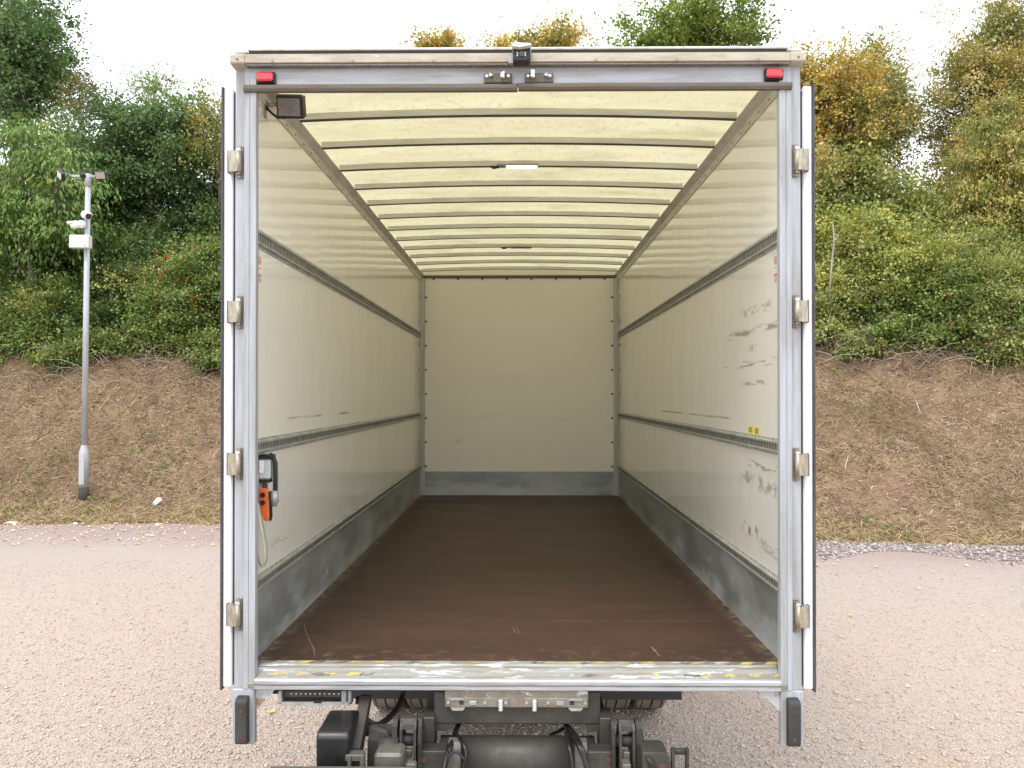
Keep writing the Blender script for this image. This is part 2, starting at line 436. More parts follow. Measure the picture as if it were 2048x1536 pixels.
island_mat('loose_stone', [(0, (0.42, 0.3186, 0.2508)), (0.3, (0.525, 0.4212, 0.3477)), (0.6, (0.5145, 0.4374, 0.3933)), (0.85, (0.5565, 0.4644, 0.399)), (1, (0.5985, 0.5292, 0.4674))])
island_mat('chipping', [(0, (0.20, 0.155, 0.15)), (0.35, (0.31, 0.26, 0.25)), (0.7, (0.38, 0.33, 0.32)), (1, (0.52, 0.48, 0.46))])
island_mat('dead_grass', [(0, (0.1127, 0.0693, 0.0444)), (0.25, (0.2401, 0.1575, 0.0948)), (0.5, (0.3283, 0.2258, 0.138)), (0.8, (0.4312, 0.315, 0.198)), (1, (0.5096, 0.42, 0.3))],
           0.9, 0.15, ((0.16, 0.115, 0.05), 0.45, 0.68))
island_mat('straw_edge', [(0, (0.25, 0.18, 0.085)), (0.4, (0.39, 0.29, 0.145)), (1, (0.56, 0.45, 0.27))], 0.9, 0.15)
island_mat('twig', [(0, (0.16, 0.115, 0.075)), (0.5, (0.27, 0.20, 0.14)), (1, (0.48, 0.41, 0.33))])
island_mat('weed', [(0, (0.08, 0.13, 0.03)), (0.5, (0.15, 0.22, 0.05)), (1, (0.28, 0.32, 0.08))], 0.6, 0.3)
island_mat('litter_leaf', [(0, (0.55, 0.42, 0.16)), (0.4, (0.66, 0.56, 0.30)), (0.7, (0.72, 0.66, 0.50)), (1, (0.45, 0.48, 0.18))], 0.7, 0.1)
island_mat('berry', [(0, (0.45, 0.045, 0.02)), (1, (0.62, 0.13, 0.03))], 0.35)
def leaf(name, stops, clump=None, cs=0.6, rough=0.45, tr=0.26):
    island_mat(name, stops, rough, tr, clump, 0.45, cs, tint=True)
leaf('leaf_oak', [(0, (0.0776, 0.1377, 0.0565)), (0.4, (0.1292, 0.2181, 0.0875)), (0.8, (0.194, 0.287, 0.1155)), (1, (0.2842, 0.3672, 0.1543))], ((0.10, 0.12, 0.03), 0.55, 0.75))
leaf('leaf_dark', [(0, (0.0621, 0.1069, 0.0371)), (0.5, (0.113, 0.1782, 0.0557)), (0.9, (0.1837, 0.2562, 0.079)), (1, (0.3108, 0.3341, 0.1162))])
leaf('leaf_cherry', [(0, (0.1079, 0.1933, 0.0423)), (0.5, (0.1796, 0.2856, 0.0683)), (0.955, (0.2516, 0.3528, 0.0975)), (0.975, (0.7546, 0.336, 0.0813)), (1, (0.8266, 0.4032, 0.1137))])
leaf('leaf_bramble', [(0, (0.1062, 0.1647, 0.0483)), (0.45, (0.1889, 0.2713, 0.0725)), (0.8, (0.2951, 0.3682, 0.1087)), (0.93, (0.4721, 0.4456, 0.1449)), (0.965, (0.848, 0.465, 0.1449)), (1, (0.8026, 0.2325, 0.1207))], ((0.15, 0.17, 0.04), 0.50, 0.75), 0.9)
leaf('leaf_hedge', [(0, (0.1434, 0.1896, 0.0633)), (0.4, (0.2629, 0.3094, 0.1008)), (0.75, (0.3945, 0.4092, 0.144)), (0.92, (0.6214, 0.539, 0.2015)), (1, (0.84, 0.7188, 0.2303))], ((0.30, 0.25, 0.06), 0.55, 0.80), 0.7)
leaf('leaf_yellow_green', [(0, (0.196, 0.2544, 0.0692)), (0.4, (0.3406, 0.3865, 0.1117)), (0.75, (0.5161, 0.5091, 0.1461)), (1, (0.84, 0.7164, 0.186))], ((0.34, 0.30, 0.07), 0.50, 0.75), 0.8)
leaf('leaf_maple', [(0, (0.258, 0.2555, 0.0988)), (0.35, (0.4816, 0.3882, 0.1151)), (0.7, (0.7226, 0.4904, 0.1482)), (1, (0.7582, 0.6537, 0.2302))], ((0.14, 0.19, 0.05), 0.47, 0.60), 0.9)
leaf('leaf_rust', [(0, (0.211, 0.2745, 0.1008)), (0.35, (0.3587, 0.37, 0.1321)), (0.7, (0.6331, 0.4535, 0.189)), (1, (0.7458, 0.5491, 0.2678))], ((0.13, 0.18, 0.05), 0.46, 0.60), 0.8)
leaf('leaf_tan', [(0, (0.1776, 0.2242, 0.0524)), (0.4, (0.2868, 0.314, 0.0722)), (0.7, (0.4916, 0.3737, 0.118)), (1, (0.6282, 0.4784, 0.1835))], ((0.12, 0.18, 0.045), 0.45, 0.65), 0.6)
leaf('leaf_lime', [(0, (0.1046, 0.1691, 0.0343)), (0.5, (0.1996, 0.2818, 0.0558)), (0.9, (0.3042, 0.3703, 0.0858)), (1, (0.6083, 0.3864, 0.1073))], ((0.22, 0.19, 0.045), 0.56, 0.78), 0.5)
leaf('leaf_dead', [(0, (0.12, 0.085, 0.04)), (0.5, (0.20, 0.14, 0.065)), (1, (0.30, 0.20, 0.10))])
grimy('bark', (0.13, 0.105, 0.08), (0.07, 0.055, 0.04), 0.5, (14, 14, 3), 0.9, 0.0, 0.5, 60)
grimy('pale_bark', (0.38, 0.36, 0.31), (0.20, 0.17, 0.13), 0.4, (14, 14, 5), 0.9, 0.0, 0.4, 60)

# bank soil under the dead grass
m, nt, b = new_mat('bank_soil')
n = N(nt)
f = n.noise(2.2, 7, 0.7)
c = n.mix(n.rng(f, 0.35, 0.68), (0.165, 0.106, 0.068), (0.31, 0.215, 0.135))
c = n.mix(n.rng(n.noise(0.5, 4, 0.6, n.map((1, 1, 1), (2, 5, 1))), 0.55, 0.70, 0, 0.7), c, (0.26, 0.155, 0.115))
c = n.mix(n.rng(n.noise(22, 5, 0.75), 0.45, 0.7, 0, 0.6), c, (0.26, 0.18, 0.10))
n.link(c, b.inputs['Base Color'])
b.inputs['Roughness'].default_value = 0.95
b.inputs['Specular IOR Level'].default_value = 0.1
n.link(n.bump(n.math('ADD', f, n.noise(40, 4, 0.7)), 0.8, 0.04), b.inputs['Normal'])
MAT['bank_soil'] = m

# ------------------------------------------------------------------ mesh helpers
class G:
    def __init__(s):
        s.v = []; s.f = []; s.sm = []
    def add(s, verts, faces, smooth=False):
        o = len(s.v)
        s.v += [tuple(v) for v in verts]
        s.f += [tuple(i + o for i in f) for f in faces]
        s.sm += [smooth] * len(faces)
        return s
    def box(s, x0, x1, y0, y1, z0, z1, bev=0.0, M=None):
        x0, x1 = min(x0, x1), max(x0, x1); y0, y1 = min(y0, y1), max(y0, y1); z0, z1 = min(z0, z1), max(z0, z1)
        b = min(bev, (x1 - x0) * .45, (y1 - y0) * .45, (z1 - z0) * .45)
        if b <= 0:
            vs = [(x, y, z) for x in (x0, x1) for y in (y0, y1) for z in (z0, z1)]
            fs = [(0, 1, 3, 2), (4, 6, 7, 5), (0, 4, 5, 1), (2, 3, 7, 6), (0, 2, 6, 4), (1, 5, 7, 3)]
        else:
            vs = []; idx = {}
            cs = ((x0, x1), (y0, y1), (z0, z1))
            for i in (0, 1):
                for j in (0, 1):
                    for k in (0, 1):
                        for a in range(3):
                            p = [cs[0][i], cs[1][j], cs[2][k]]
                            for q in range(3):
                                if q != a:
                                    p[q] += b if (i, j, k)[q] == 0 else -b
                            idx[(i, j, k, a)] = len(vs); vs.append(tuple(p))
            fs = []
            for a in range(3):
                o1, o2 = [q for q in range(3) if q != a]
                for sgn in (0, 1):
                    loop = []
                    for (p, q) in ((0, 0), (1, 0), (1, 1), (0, 1)):
                        t = [0, 0, 0]; t[a] = sgn; t[o1] = p; t[o2] = q
                        loop.append(idx[(t[0], t[1], t[2], a)])
                    flip = (sgn == 0) ^ (a == 1)
                    fs.append(tuple(reversed(loop)) if flip else tuple(loop))
            for a in range(3):           # edges along axis a
                o1, o2 = [q for q in range(3) if q != a]
                for p in (0, 1):
                    for q in (0, 1):
                        t0 = [0, 0, 0]; t0[o1] = p; t0[o2] = q; t1 = list(t0); t1[a] = 1
                        loop = [idx[(*t0, o1)], idx[(*t1, o1)], idx[(*t1, o2)], idx[(*t0, o2)]]
                        flip = (p == q) ^ (a == 1)
                        fs.append(tuple(loop) if flip else tuple(reversed(loop)))
            for i in (0, 1):
                for j in (0, 1):
                    for k in (0, 1):
                        loop = [idx[(i, j, k, 0)], idx[(i, j, k, 1)], idx[(i, j, k, 2)]]
                        if (i + j + k) % 2 == 0:
                            loop.reverse()
                        fs.append(tuple(loop))
        if M is not None:
            vs = [tuple(M @ Vector(v)) for v in vs]
        return s.add(vs, fs)
    def prism(s, prof, axis, t0, t1, M=None, smooth=False):
        """prof: list of 2-d points; axis 'X' -> (y,z), 'Y' -> (x,z), 'Z' -> (x,y)"""
        n = len(prof)
        def pt(p, t):
            return {'X': (t, p[0], p[1]), 'Y': (p[0], t, p[1]), 'Z': (p[0], p[1], t)}[axis]
        vs = [pt(p, t0) for p in prof] + [pt(p, t1) for p in prof]
        fs = [(i, (i + 1) % n, n + (i + 1) % n, n + i) for i in range(n)]
        area = sum(prof[i][0] * prof[(i + 1) % n][1] - prof[(i + 1) % n][0] * prof[i][1] for i in range(n))
        if (area > 0) ^ (axis == 'Y') ^ (t1 < t0):
            caps = [tuple(reversed(range(n))), tuple(range(n, 2 * n))]
        else:
            caps = [tuple(range(n)), tuple(reversed(range(n, 2 * n)))]
            fs = [tuple(reversed(f)) for f in fs]
        if M is not None:
            vs = [tuple(M @ Vector(v)) for v in vs]
        o = len(s.v)
        s.add(vs, fs, smooth)
        s.f += [tuple(i + o for i in c) for c in caps]; s.sm += [False, False]
        return s
    def tube(s, pts, r, n=10, smooth=True, caps=True):
        pts = [Vector(p) for p in pts]
        rs = r if isinstance(r, (list, tuple)) else [r] * len(pts)
        vs = []; fs = []
        up = Vector((0, 0, 1))
        d0 = (pts[1] - pts[0]).normalized()
        if abs(d0.dot(up)) > 0.95:
            up = Vector((1, 0, 0))
        u = d0.cross(up).normalized()
        for i, p in enumerate(pts):
            d = (pts[min(i + 1, len(pts) - 1)] - pts[max(i - 1, 0)]).normalized()
            u = (u - d * u.dot(d)).normalized()
            w_ = d.cross(u)
            for k in range(n):
                a = 2 * math.pi * k / n
                vs.append(tuple(p + (u * math.cos(a) + w_ * math.sin(a)) * rs[i]))
        for i in range(len(pts) - 1):
            for k in range(n):
                fs.append((i * n + k, i * n + (k + 1) % n, (i + 1) * n + (k + 1) % n, (i + 1) * n + k))
        o = len(s.v)
        s.add(vs, fs, smooth)
        if caps:
            L = len(pts)
            s.f += [tuple(o + k for k in reversed(range(n))), tuple(o + (L - 1) * n + k for k in range(n))]
            s.sm += [False, False]
        return s
    def cyl(s, p0, p1, r, n=12, smooth=True):
        return s.tube([p0, p1], r, n, smooth)
    def ball(s, c, r, n=10, sc=(1, 1, 1)):
        vs = []; fs = []
        m_ = n // 2
        for i in range(m_ + 1):
            t = math.pi * i / m_
            for k in range(n):
                a = 2 * math.pi * k / n
                vs.append((c[0] + r * sc[0] * math.sin(t) * math.cos(a), c[1] + r * sc[1] * math.sin(t) * math.sin(a), c[2] + r * sc[2] * math.cos(t)))
        for i in range(m_):
            for k in range(n):
                fs.append((i * n + k, (i + 1) * n + k, (i + 1) * n + (k + 1) % n, i * n + (k + 1) % n))
        return s.add(vs, fs, True)
    def build(s, name, mat, parent=None, label=None, kind=None):
        off = world_off(parent)
        me = bpy.data.meshes.new(name)
        me.from_pydata([(a - off[0], b_ - off[1], c_ - off[2]) for a, b_, c_ in s.v], [], s.f)
        me.polygons.foreach_set('use_smooth', s.sm)
        me.materials.append(MAT[mat])
        me.update()
        o = bpy.data.objects.new(name, me)
        COL.objects.link(o)
        if parent is not None:
            o.parent = parent
        if label:
            o['label'] = label
        if kind:
            o['kind'] = kind
        return o

def world_off(o):
    t = Vector((0, 0, 0))
    while o is not None:
        t += o.location
        o = o.parent
    return t

def inst(src, dx, parent, name=None, label=None):
    """another copy of a part, sharing its mesh, moved by dx"""
    o = src.copy()
    COL.objects.link(o)
    o.parent = parent
    o.location = Vector(src.location) + Vector(dx)
    if label:
        o['label'] = label
    return o

def empty(name, loc, label, cat, group=None):
    o = bpy.data.objects.new(name, None)
    COL.objects.link(o)
    o.empty_display_size = 0.2
    o.location = loc
    tag(o, label, cat, group)
    return o

def tag(o, label, cat=None, group=None, kind=None):
    if label: o['label'] = label
    if cat: o['category'] = cat
    if group: o['group'] = group
    if kind: o['kind'] = kind
    return o

def px(x, Y): return (x - 1041.0) * Y / FOC          # measured on the photograph, turned into metres at depth Y
def pz(y, Y): return CAM_Z - (y - 790.0) * Y / FOC

# ================================================================== ground and bank
def foot(x):
    return np.minimum(13.75 - 0.16 * x, 14.65) if not isinstance(x, float) else min(13.75 - 0.16 * x, 14.65)

def bank_h(x, y):
    x = np.asarray(x, float); y = np.asarray(y, float)
    wob = 0.10 * np.sin(x * 1.3 + 0.6) + 0.06 * np.sin(x * 3.1) + 0.04 * np.sin(x * 7.3 + 1)
    s = y - foot(np.clip(x, -30, 14)) + wob
    z = np.where(s < 0, -0.02 + s * 0.4,
        np.where(s < 1.0, 0.30 * s * s + 0.05 * s,
        np.where(s < 8.2, 0.35 + 0.75 * (s - 1.0), 5.75 + 0.10 * (s - 8.2))))
    k = np.clip((s - 0.2) / 1.5, 0, 1)
    z = z + k * (0.07 * np.sin(x * 2.1 + y * 1.3) + 0.05 * np.sin(x * 4.7 - y * 3.9 + 1.0) + 0.03 * np.sin(x * 9.1 + y * 8.3))
    return z

def grid_mesh(name, xs, ys, zf, mat):
    X, Y = np.meshgrid(xs, ys)
    Z = zf(X, Y)
    nx, ny = len(xs), len(ys)
    v = np.stack([X.ravel(), Y.ravel(), Z.ravel()], 1)
    i = np.arange(nx - 1)[None, :] + nx * np.arange(ny - 1)[:, None]
    i = i.ravel()
    q = np.stack([i, i + 1, i + 1 + nx, i + nx], 1)
    o = np_mesh(name, v, q, mat, smooth=True)
    return o

def np_mesh(name, v, q, mat, smooth=False, parent=None, tint=None):
    me = bpy.data.meshes.new(name)
    me.vertices.add(len(v))
    me.vertices.foreach_set('co', np.asarray(v, np.float32).ravel())
    k = q.shape[1]
    me.loops.add(q.size)
    me.loops.foreach_set('vertex_index', q.astype(np.int32).ravel())
    me.polygons.add(len(q))
    me.polygons.foreach_set('loop_start', np.arange(0, q.size, k, dtype=np.int32))
    if smooth:
        me.polygons.foreach_set('use_smooth', np.ones(len(q), bool))
    me.materials.append(MAT[mat])
    me.update(calc_edges=True)
    if tint is not None:
        at = me.attributes.new('tint', 'FLOAT', 'FACE')
        at.data.foreach_set('value', np.asarray(tint, np.float32))
    o = bpy.data.objects.new(name, me)
    COL.objects.link(o)
    if parent is not None:
        o.parent = parent
    return o

xs = np.concatenate([np.linspace(-400, -20, 12)[:-1], np.arange(-20, 20.01, 1.0), np.linspace(20, 400, 12)[1:]])
ys = np.concatenate([np.linspace(-400, -20, 12)[:-1], np.arange(-20, 30.01, 1.0), np.linspace(30, 400, 12)[1:]])
ground = grid_mesh('gravel_yard', xs, ys, lambda a, b: 0 * a, 'gravel')
tag(ground, 'pale pinkish beige gravel yard', kind='structure')
xs = np.concatenate([np.linspace(-60, -20, 15)[:-1], np.arange(-20, 16, 0.16), np.linspace(16, 60, 15)])
ys = np.concatenate([np.arange(11.9, 24.5, 0.16), np.linspace(24.6, 70, 14)])
bank = grid_mesh('hillside_bank', xs, ys, bank_h, 'bank_soil')
tag(bank, 'dry brown bank rising behind the gravel yard', kind='structure')

# ================================================================== box truck
truck = empty('box_truck', (0, OY, 0), 'white box truck with its rear doors folded open, empty brown floored load space', 'truck')
XC = -0.016
WH = 1.21                       # half inside width
WL, WR = XC - WH, XC + WH
FZ = 1.08                       # load floor height
YF = 10.09                      # inside of the front wall
TOP = 3.755                     # height of the cant rail's lower edge at the roof
YR = 3.70                       # rear face of the rear frame
mm = YR / FOC

# ---- floor of panels
fl = G().box(WL - 0.02, WR + 0.02, 3.80, YF + 0.03, 0.985, FZ - 0.021).build('load_floor', 'chassis_grey', truck)
seams = [3.802, 4.492, 6.93, 9.37, YF]
for a, b_ in zip(seams[:-1], seams[1:]):
    G().box(WL + 0.001, WR - 0.001, a + 0.0015, b_ - 0.0015, FZ - 0.02, FZ, 0.002).build('floor_panel', 'floor_ply', fl)
G().box(WL + 0.25, WR - 0.3, 4.4895, 4.4945, FZ - 0.012, FZ + 0.0008).build('seam_filler', 'floor_seam', fl)
def scratch(pts, wd, nm='floor_scratch'):
    g = G(); P = [Vector((px(a, (CAM_Z - FZ) * FOC / (b_ - 790)), (CAM_Z - FZ) * FOC / (b_ - 790), FZ + 0.0012)) for a, b_ in pts]
    vs = []; fs = []
    for i, p in enumerate(P):
        d = (P[min(i + 1, len(P) - 1)] - P[max(i - 1, 0)]).normalized()
        s_ = Vector((-d.y, d.x, 0)) * wd * (0.4 if i in (0, len(P) - 1) else 1)
        vs += [p - s_, p + s_]
    for i in range(len(P) - 1):
        fs.append((2 * i, 2 * i + 1, 2 * i + 3, 2 * i + 2))
    g.add(vs, fs).build('scratch_mark', nm, fl)
scratch([(607, 1244), (611, 1262), (619, 1282), (627, 1296), (630, 1316)], 0.003)
scratch([(1026, 1252), (1028, 1260), (1034, 1268)], 0.003)
scratch([(1032, 1251), (1036, 1260), (1040, 1271)], 0.0025)
scratch([(1300, 1291), (1309, 1300), (1318, 1311)], 0.007)
scratch([(1028, 1312), (1026, 1318)], 0.002)
scratch([(985, 1300), (980, 1316)], 0.002)
scratch([(880, 1160), (905, 1190), (918, 1198)], 0.0015)

# ---- side walls, front wall
def side(sx):
    xi = XC + sx * WH
    xo = xi + sx * 0.03
    nm = 'lining_left' if sx < 0 else 'lining_right'
    wl = G().box(xi, xo, 3.74, YF, FZ - 0.02, 3.80).build('side_wall', nm, truck)
    G().box(xo + sx * 0.001, xo + sx * 0.004, 3.90, YF + 0.04, 0.98, 3.80).build('outer_skin', 'outer_panel', wl)
    # galvanised kick plates, jointed
    ks = [3.745, 5.58, 8.02, YF - 0.03]
    for a, b_ in zip(ks[:-1], ks[1:]):
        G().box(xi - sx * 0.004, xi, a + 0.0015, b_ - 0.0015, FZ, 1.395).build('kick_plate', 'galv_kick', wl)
    # load rails: raised slotted strip between two flat flanges
    for (z0, z1) in ((2.985, 3.075), (2.022, 2.098), (1.388, 1.462)):
        h = z1 - z0
        g = G()
        e = 0.0105 / 0.09 * h
        p = lambda d: xi - sx * d
        y0, y1 = 3.745, YF - 0.035
        prof = [(p(0), z0), (p(0.004), z0), (p(0.004), z0 + e), (p(0.020), z0 + 1.5 * e), (p(0.020), z0 + 1.5 * e + 0.008),
                (p(0.013), z0 + 1.5 * e + 0.009), (p(0.013), z1 - 1.5 * e - 0.009), (p(0.020), z1 - 1.5 * e - 0.008), (p(0.020), z1 - 1.5 * e),
                (p(0.004), z1 - e), (p(0.004), z1), (p(0), z1)]
        g.prism(prof, 'Y', y0, y1)
        rail = g.build('load_rail', 'rail_steel', wl)
        # dark slots seen between the cross bars, and the bars
        za, zb = z0 + 1.5 * e + 0.009, z1 - 1.5 * e - 0.009
        sl_ = G(); bars = G(); riv = G()
        y = y0 + 0.02
        while y < y1 - 0.02:
            sl_.box(p(0.0129), p(0.0136), y, y + 0.011, za + 0.002, zb - 0.002)
            y += 0.025
        y = y0 + 0.05
        while y < y1 - 0.02:
            for zz in (z0 + 0.45 * e, z1 - 0.45 * e):
                riv.box(p(0.004), p(0.0065), y, y + 0.007, zz - 0.0035, zz + 0.0035)
            y += 0.075
        sl_.build('slot', 'slot_dark', wl, kind='stuff')
        riv.build('rivet', 'bright_bolt', wl, kind='stuff')
    # cant rail under the roof edge
    g = G().prism([(xi, 3.69), (xi - sx * 0.006, 3.69), (xi - sx * 0.008, 3.735), (xi - sx * 0.045, 3.765), (xi - sx * 0.045, 3.772), (xi, 3.80)], 'Y', 3.76, YF - 0.01)
    g.build('cant_rail', 'cant_rail', wl)
    g = G(); y = 3.95
    while y < YF - 0.1:
        g.box(xi - sx * 0.006, xi - sx * 0.0095, y, y + 0.008, 3.705, 3.713)
        y += 0.17
    g.build('rivet', 'screw', wl, kind='stuff')
    # front corner post
    g = G().prism([(xi, YF), (xi, YF - 0.075), (xi - sx * 0.004, YF - 0.075), (xi - sx * 0.006, YF - 0.03), (xi - sx * 0.05, YF - 0.006), (xi - sx * 0.062, YF - 0.006), (xi - sx * 0.062, YF)], 'Z', FZ, 3.755)
    g.build('corner_post', 'corner_post', wl)
    # screws along the front corner
    return wl
wl_l = side(-1)
wl_r = side(1)

fw = G().box(WL - 0.03, WR + 0.03, YF, YF + 0.03, FZ - 0.02, 3.850).build('front_wall', 'lining_front', truck)
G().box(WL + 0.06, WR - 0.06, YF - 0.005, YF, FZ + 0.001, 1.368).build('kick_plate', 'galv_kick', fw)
G().prism([(YF, 3.725), (YF - 0.012, 3.725), (YF - 0.020, 3.738), (YF - 0.020, 3.758), (YF, 3.762)], 'X', WL + 0.02, WR - 0.02).build('top_trim', 'rusty_seal', fw)
scr = G().tube([(0, 0, 0), (0, -0.004, 0), (0, -0.007, 0)], [0.014, 0.0135, 0.007], 10).build('screw', 'screw', None)
COL.objects.unlink(scr)
def screw(x, y, z, ax, parent):
    o = scr.copy(); COL.objects.link(o); o.parent = parent
    o.location = Vector((x, y, z)) - world_off(parent)
    o.rotation_euler = (0, 0, {'Y': 0, 'L': math.pi / 2, 'R': -math.pi / 2}[ax])
for k in range(8):
    zz = pz(594.6 + 48.3 * k, YF)
    screw(px(851.5, YF), YF, zz, 'Y', fw)
    screw(px(1224, YF), YF, zz, 'Y', fw)
    screw(WL, YF - 0.14, zz, 'L', wl_l)
    screw(WR, YF - 0.14, zz, 'R', wl_r)
for k in range(8):
    screw(px(867 + 48.9 * k, YF), YF, pz(557.5, YF), 'Y', fw)

# ---- roof sheet and bows
def camber(x): return 0.028 * (1 - ((x - XC) / WH) ** 2)
nx = 24
g = G()
vs = []; fs = []
rows = [3.73 + (YF + 0.04 - 3.73) * i / 60 for i in range(61)]
rr = random.Random(4)
for j, y in enumerate(rows):
    for i in range(nx + 1):
        x = WL - 0.02 + (2 * WH + 0.04) * i / nx
        sag = 0.006 * math.sin((y - 4.41) / 0.4915 * 2 * math.pi - 1.5) + rr.uniform(-0.002, 0.002)
        vs.append((x, y, 3.802 + camber(x) + sag * (1 if 0 < i < nx else 0)))
for j in range(60):
    for i in range(nx):
        a = j * (nx + 1) + i
        fs.append((a, a + nx + 1, a + nx + 2, a + 1))
g.add(vs, fs, True)
roof = g.build('roof', 'roof_sheet', truck)
def bow():
    g = G(); n_ = 16
    prof = [(-0.021, 0.0), (-0.021, 0.003), (-0.017, 0.039), (0.017, 0.039), (0.021, 0.003), (0.021, 0.0)]
    vs = []; fs = []
    L = n_ + 1
    for i in range(L):
        x = WL + 0.046 + (2 * WH - 0.092) * i / n_
        for (a, b_) in prof:
            vs.append((x, OY + a, 3.763 + b_ + camber(x)))
    k = len(prof)
    for i in range(n_):
        for j in range(k):
            fs.append((i * k + j, i * k + (j + 1) % k, (i + 1) * k + (j + 1) % k, (i + 1) * k + j))
    fs += [tuple(range(k)), tuple(reversed(range(n_ * k, n_ * k + k)))]
    return g.add(vs, fs)
b0 = bow().build('roof_bow', 'bow_steel', roof)
b0.data.materials.append(MAT['bow_dark'])
for q_ in b0.data.polygons:
    if len(q_.vertices) == 4 and q_.index % 6 == 5:
        q_.material_index = 1
BOWS = [4.41 + 0.4915 * k for k in range(12)]
for k, y in enumerate(BOWS):
    if k == 0:
        b0.location = (0, y - OY, 0)
    else:
        inst(b0, (0, y - BOWS[0], 0), roof)
# strip lamps hung under two bows
def strip_lamp(y, on):
    xm = -0.012
    z = 3.763 + 0.028
    g = G().box(xm - 0.14, xm + 0.13, y - 0.035, y + 0.035, z - 0.012, z, 0.004)
    o = g.build('strip_lamp', 'grey_metal', truck, label='switched on strip lamp under roof bow' if on else None)
    G().box(xm - 0.08, xm + 0.12, y - 0.022, y + 0.022, z - 0.019, z - 0.0125, 0.003).build('lens', 'led_on' if on else 'flood_lens', o)
    G().tube([(xm - 0.13, y, z - 0.014), (xm - 0.16, y, z - 0.02), (xm - 0.18, y + 0.02, z - 0.006)], 0.008, 8).build('cable', 'black_plastic', o)
strip_lamp(BOWS[2] - 0.04, True)
strip_lamp(BOWS[8] - 0.04, False)

# ---- rear frame
fr_l = None
def post(sx):
    inn, stp, otr = XC + sx * 1.172, XC + sx * 1.228, XC + sx * 1.270
    g = G()
    # extruded post: raised inner face, groove, outer hinge flange, deep box behind
    prof = [(inn, YR), (XC + sx * 1.198, YR), (XC + sx * 1.199, YR + 0.004), (XC + sx * 1.203, YR + 0.004), (XC + sx * 1.204, YR + 0.001), (stp - sx * 0.003, YR + 0.001), (stp, YR + 0.016),
            (otr, YR + 0.016), (otr, YR + 0.19), (XC + sx * 1.214, YR + 0.19), (XC + sx * 1.214, YR + 0.042), (inn, YR + 0.038)]
    g.prism(prof, 'Z', 0.985, 3.72)
    o = g.build('rear_post', 'frame_paint', truck)
    # lower end of the post below the sill
    g = G().box(XC + sx * 1.174, XC + sx * 1.275, YR + 0.002, YR + 0.040, 0.736, 0.984, 0.005)
    g.build('post_foot', 'frame_paint', o)
    # upper corner: outer flange runs on to the header
    G().box(stp + sx * 0.0005, otr, YR + 0.017, YR + 0.19, 3.7205, 3.782).build('post_head', 'frame_paint', o)
    # rubber buffer with two bolt holes
    x0, x1 = XC + sx * 1.196, XC + sx * 1.250
    za, zb = 0.742, 0.958
    g = G()
    g.prism([(YR + 0.006, za), (YR - 0.030, za + 0.008), (YR - 0.040, za + 0.022), (YR - 0.040, zb - 0.022), (YR - 0.030, zb - 0.006), (YR + 0.006, zb)], 'X', x0, x1)
    bf = g.build('rubber_buffer', 'rubber', o)
    bm = bf.modifiers.new('bevel', 'BEVEL'); bm.width = 0.006; bm.segments = 2; bm.limit_method = 'ANGLE'
    for zz in (za + 0.042, zb - 0.055):
        G().tube([((x0 + x1) / 2 - sx * 0.004, YR - 0.0395, zz), ((x0 + x1) / 2 - sx * 0.004, YR - 0.043, zz)], 0.0095, 10).build('bolt', 'rust_bolt', bf)
    # gusset under the sill
    g = G().prism([(inn, 0.984), (inn - sx * 0.092, 0.984), (inn - sx * 0.085, 0.975), (inn + sx * 0.002, 0.885), (inn + sx * 0.004, 0.885)], 'Y', YR + 0.020, YR + 0.028)
    g.build('gusset', 'rust_gusset', o)
    # weld at the sill corner
    G().box(inn - sx * 0.004, inn + sx * 0.030, YR - 0.003, YR + 0.004, 0.990, 1.012, 0.003).build('corner_weld', 'worn_plate', o)
    return o
pl = post(-1)
pr = post(1)

hz = lambda y: pz(y, YR)
hd = G().box(XC - 1.2275, XC + 1.2275, YR + 0.012, YR + 0.06, 3.700, 3.790).build('header', 'header_paint', truck)
G().prism([(YR + 0.10, hz(108)), (YR - 0.024, hz(108.5)), (YR - 0.030, hz(110)), (YR - 0.033, hz(126.5)), (YR - 0.030, hz(127.5)), (YR + 0.010, hz(128.5)), (YR + 0.10, hz(128.5))],
          'X', XC - 1.212, XC + 1.212).build('coving', 'cream_coving', hd)
G().box(XC - 1.20, XC + 1.20, YR - 0.021, YR + 0.10, hz(108) + 0.0005, hz(102)).build('shadow_gap', 'slot_dark', hd)
G().box(XC - 1.205, XC + 1.205, YR - 0.030, YR + 0.09, hz(102) + .0005, hz(97.3), 0.003).build('roof_edge', 'white_roof_edge', hd)
G().box(XC - 1.2115, XC + 1.2115, YR - 0.024, YR + 0.0115, hz(131.5), hz(128.7)).build('lip_shade_strip', 'bolt_steel', hd)  # thin dark strip standing in for the shade line under the coving lip
for sx in (-1, 1):
    g = G().prism([(YR + 0.11, hz(107)), (YR - 0.015, hz(107)), (YR - 0.034, hz(110)), (YR - 0.038, hz(127.5)), (YR - 0.033, hz(129)), (YR + 0.008, hz(131)), (YR + 0.11, hz(131))],
                  'X', XC + sx * 1.2125, XC + sx * 1.281)
    c = g.build('corner_cap', 'cream_coving', hd)
    bm = c.modifiers.new('bevel', 'BEVEL'); bm.width = 0.006; bm.segments = 2; bm.limit_method = 'ANGLE'
    g = G().box(XC + sx * 1.207, XC + sx * 1.266, YR - 0.022, YR + 0.10, hz(106.5), hz(99.5), 0.006)
    g.build('corner_lid', 'white_roof_edge', c)
    G().tube([(XC + sx * 1.245, YR - 0.037, hz(121)), (XC + sx * 1.245, YR - 0.041, hz(121))], 0.004, 8).build('screw', 'screw', c)
g = G()
for i in range(7):
    xx = XC - 1.09 + 0.36 * i
    g.tube([(xx, YR - 0.033, hz(125.5)), (xx, YR - 0.037, hz(125.5))], 0.006, 8)
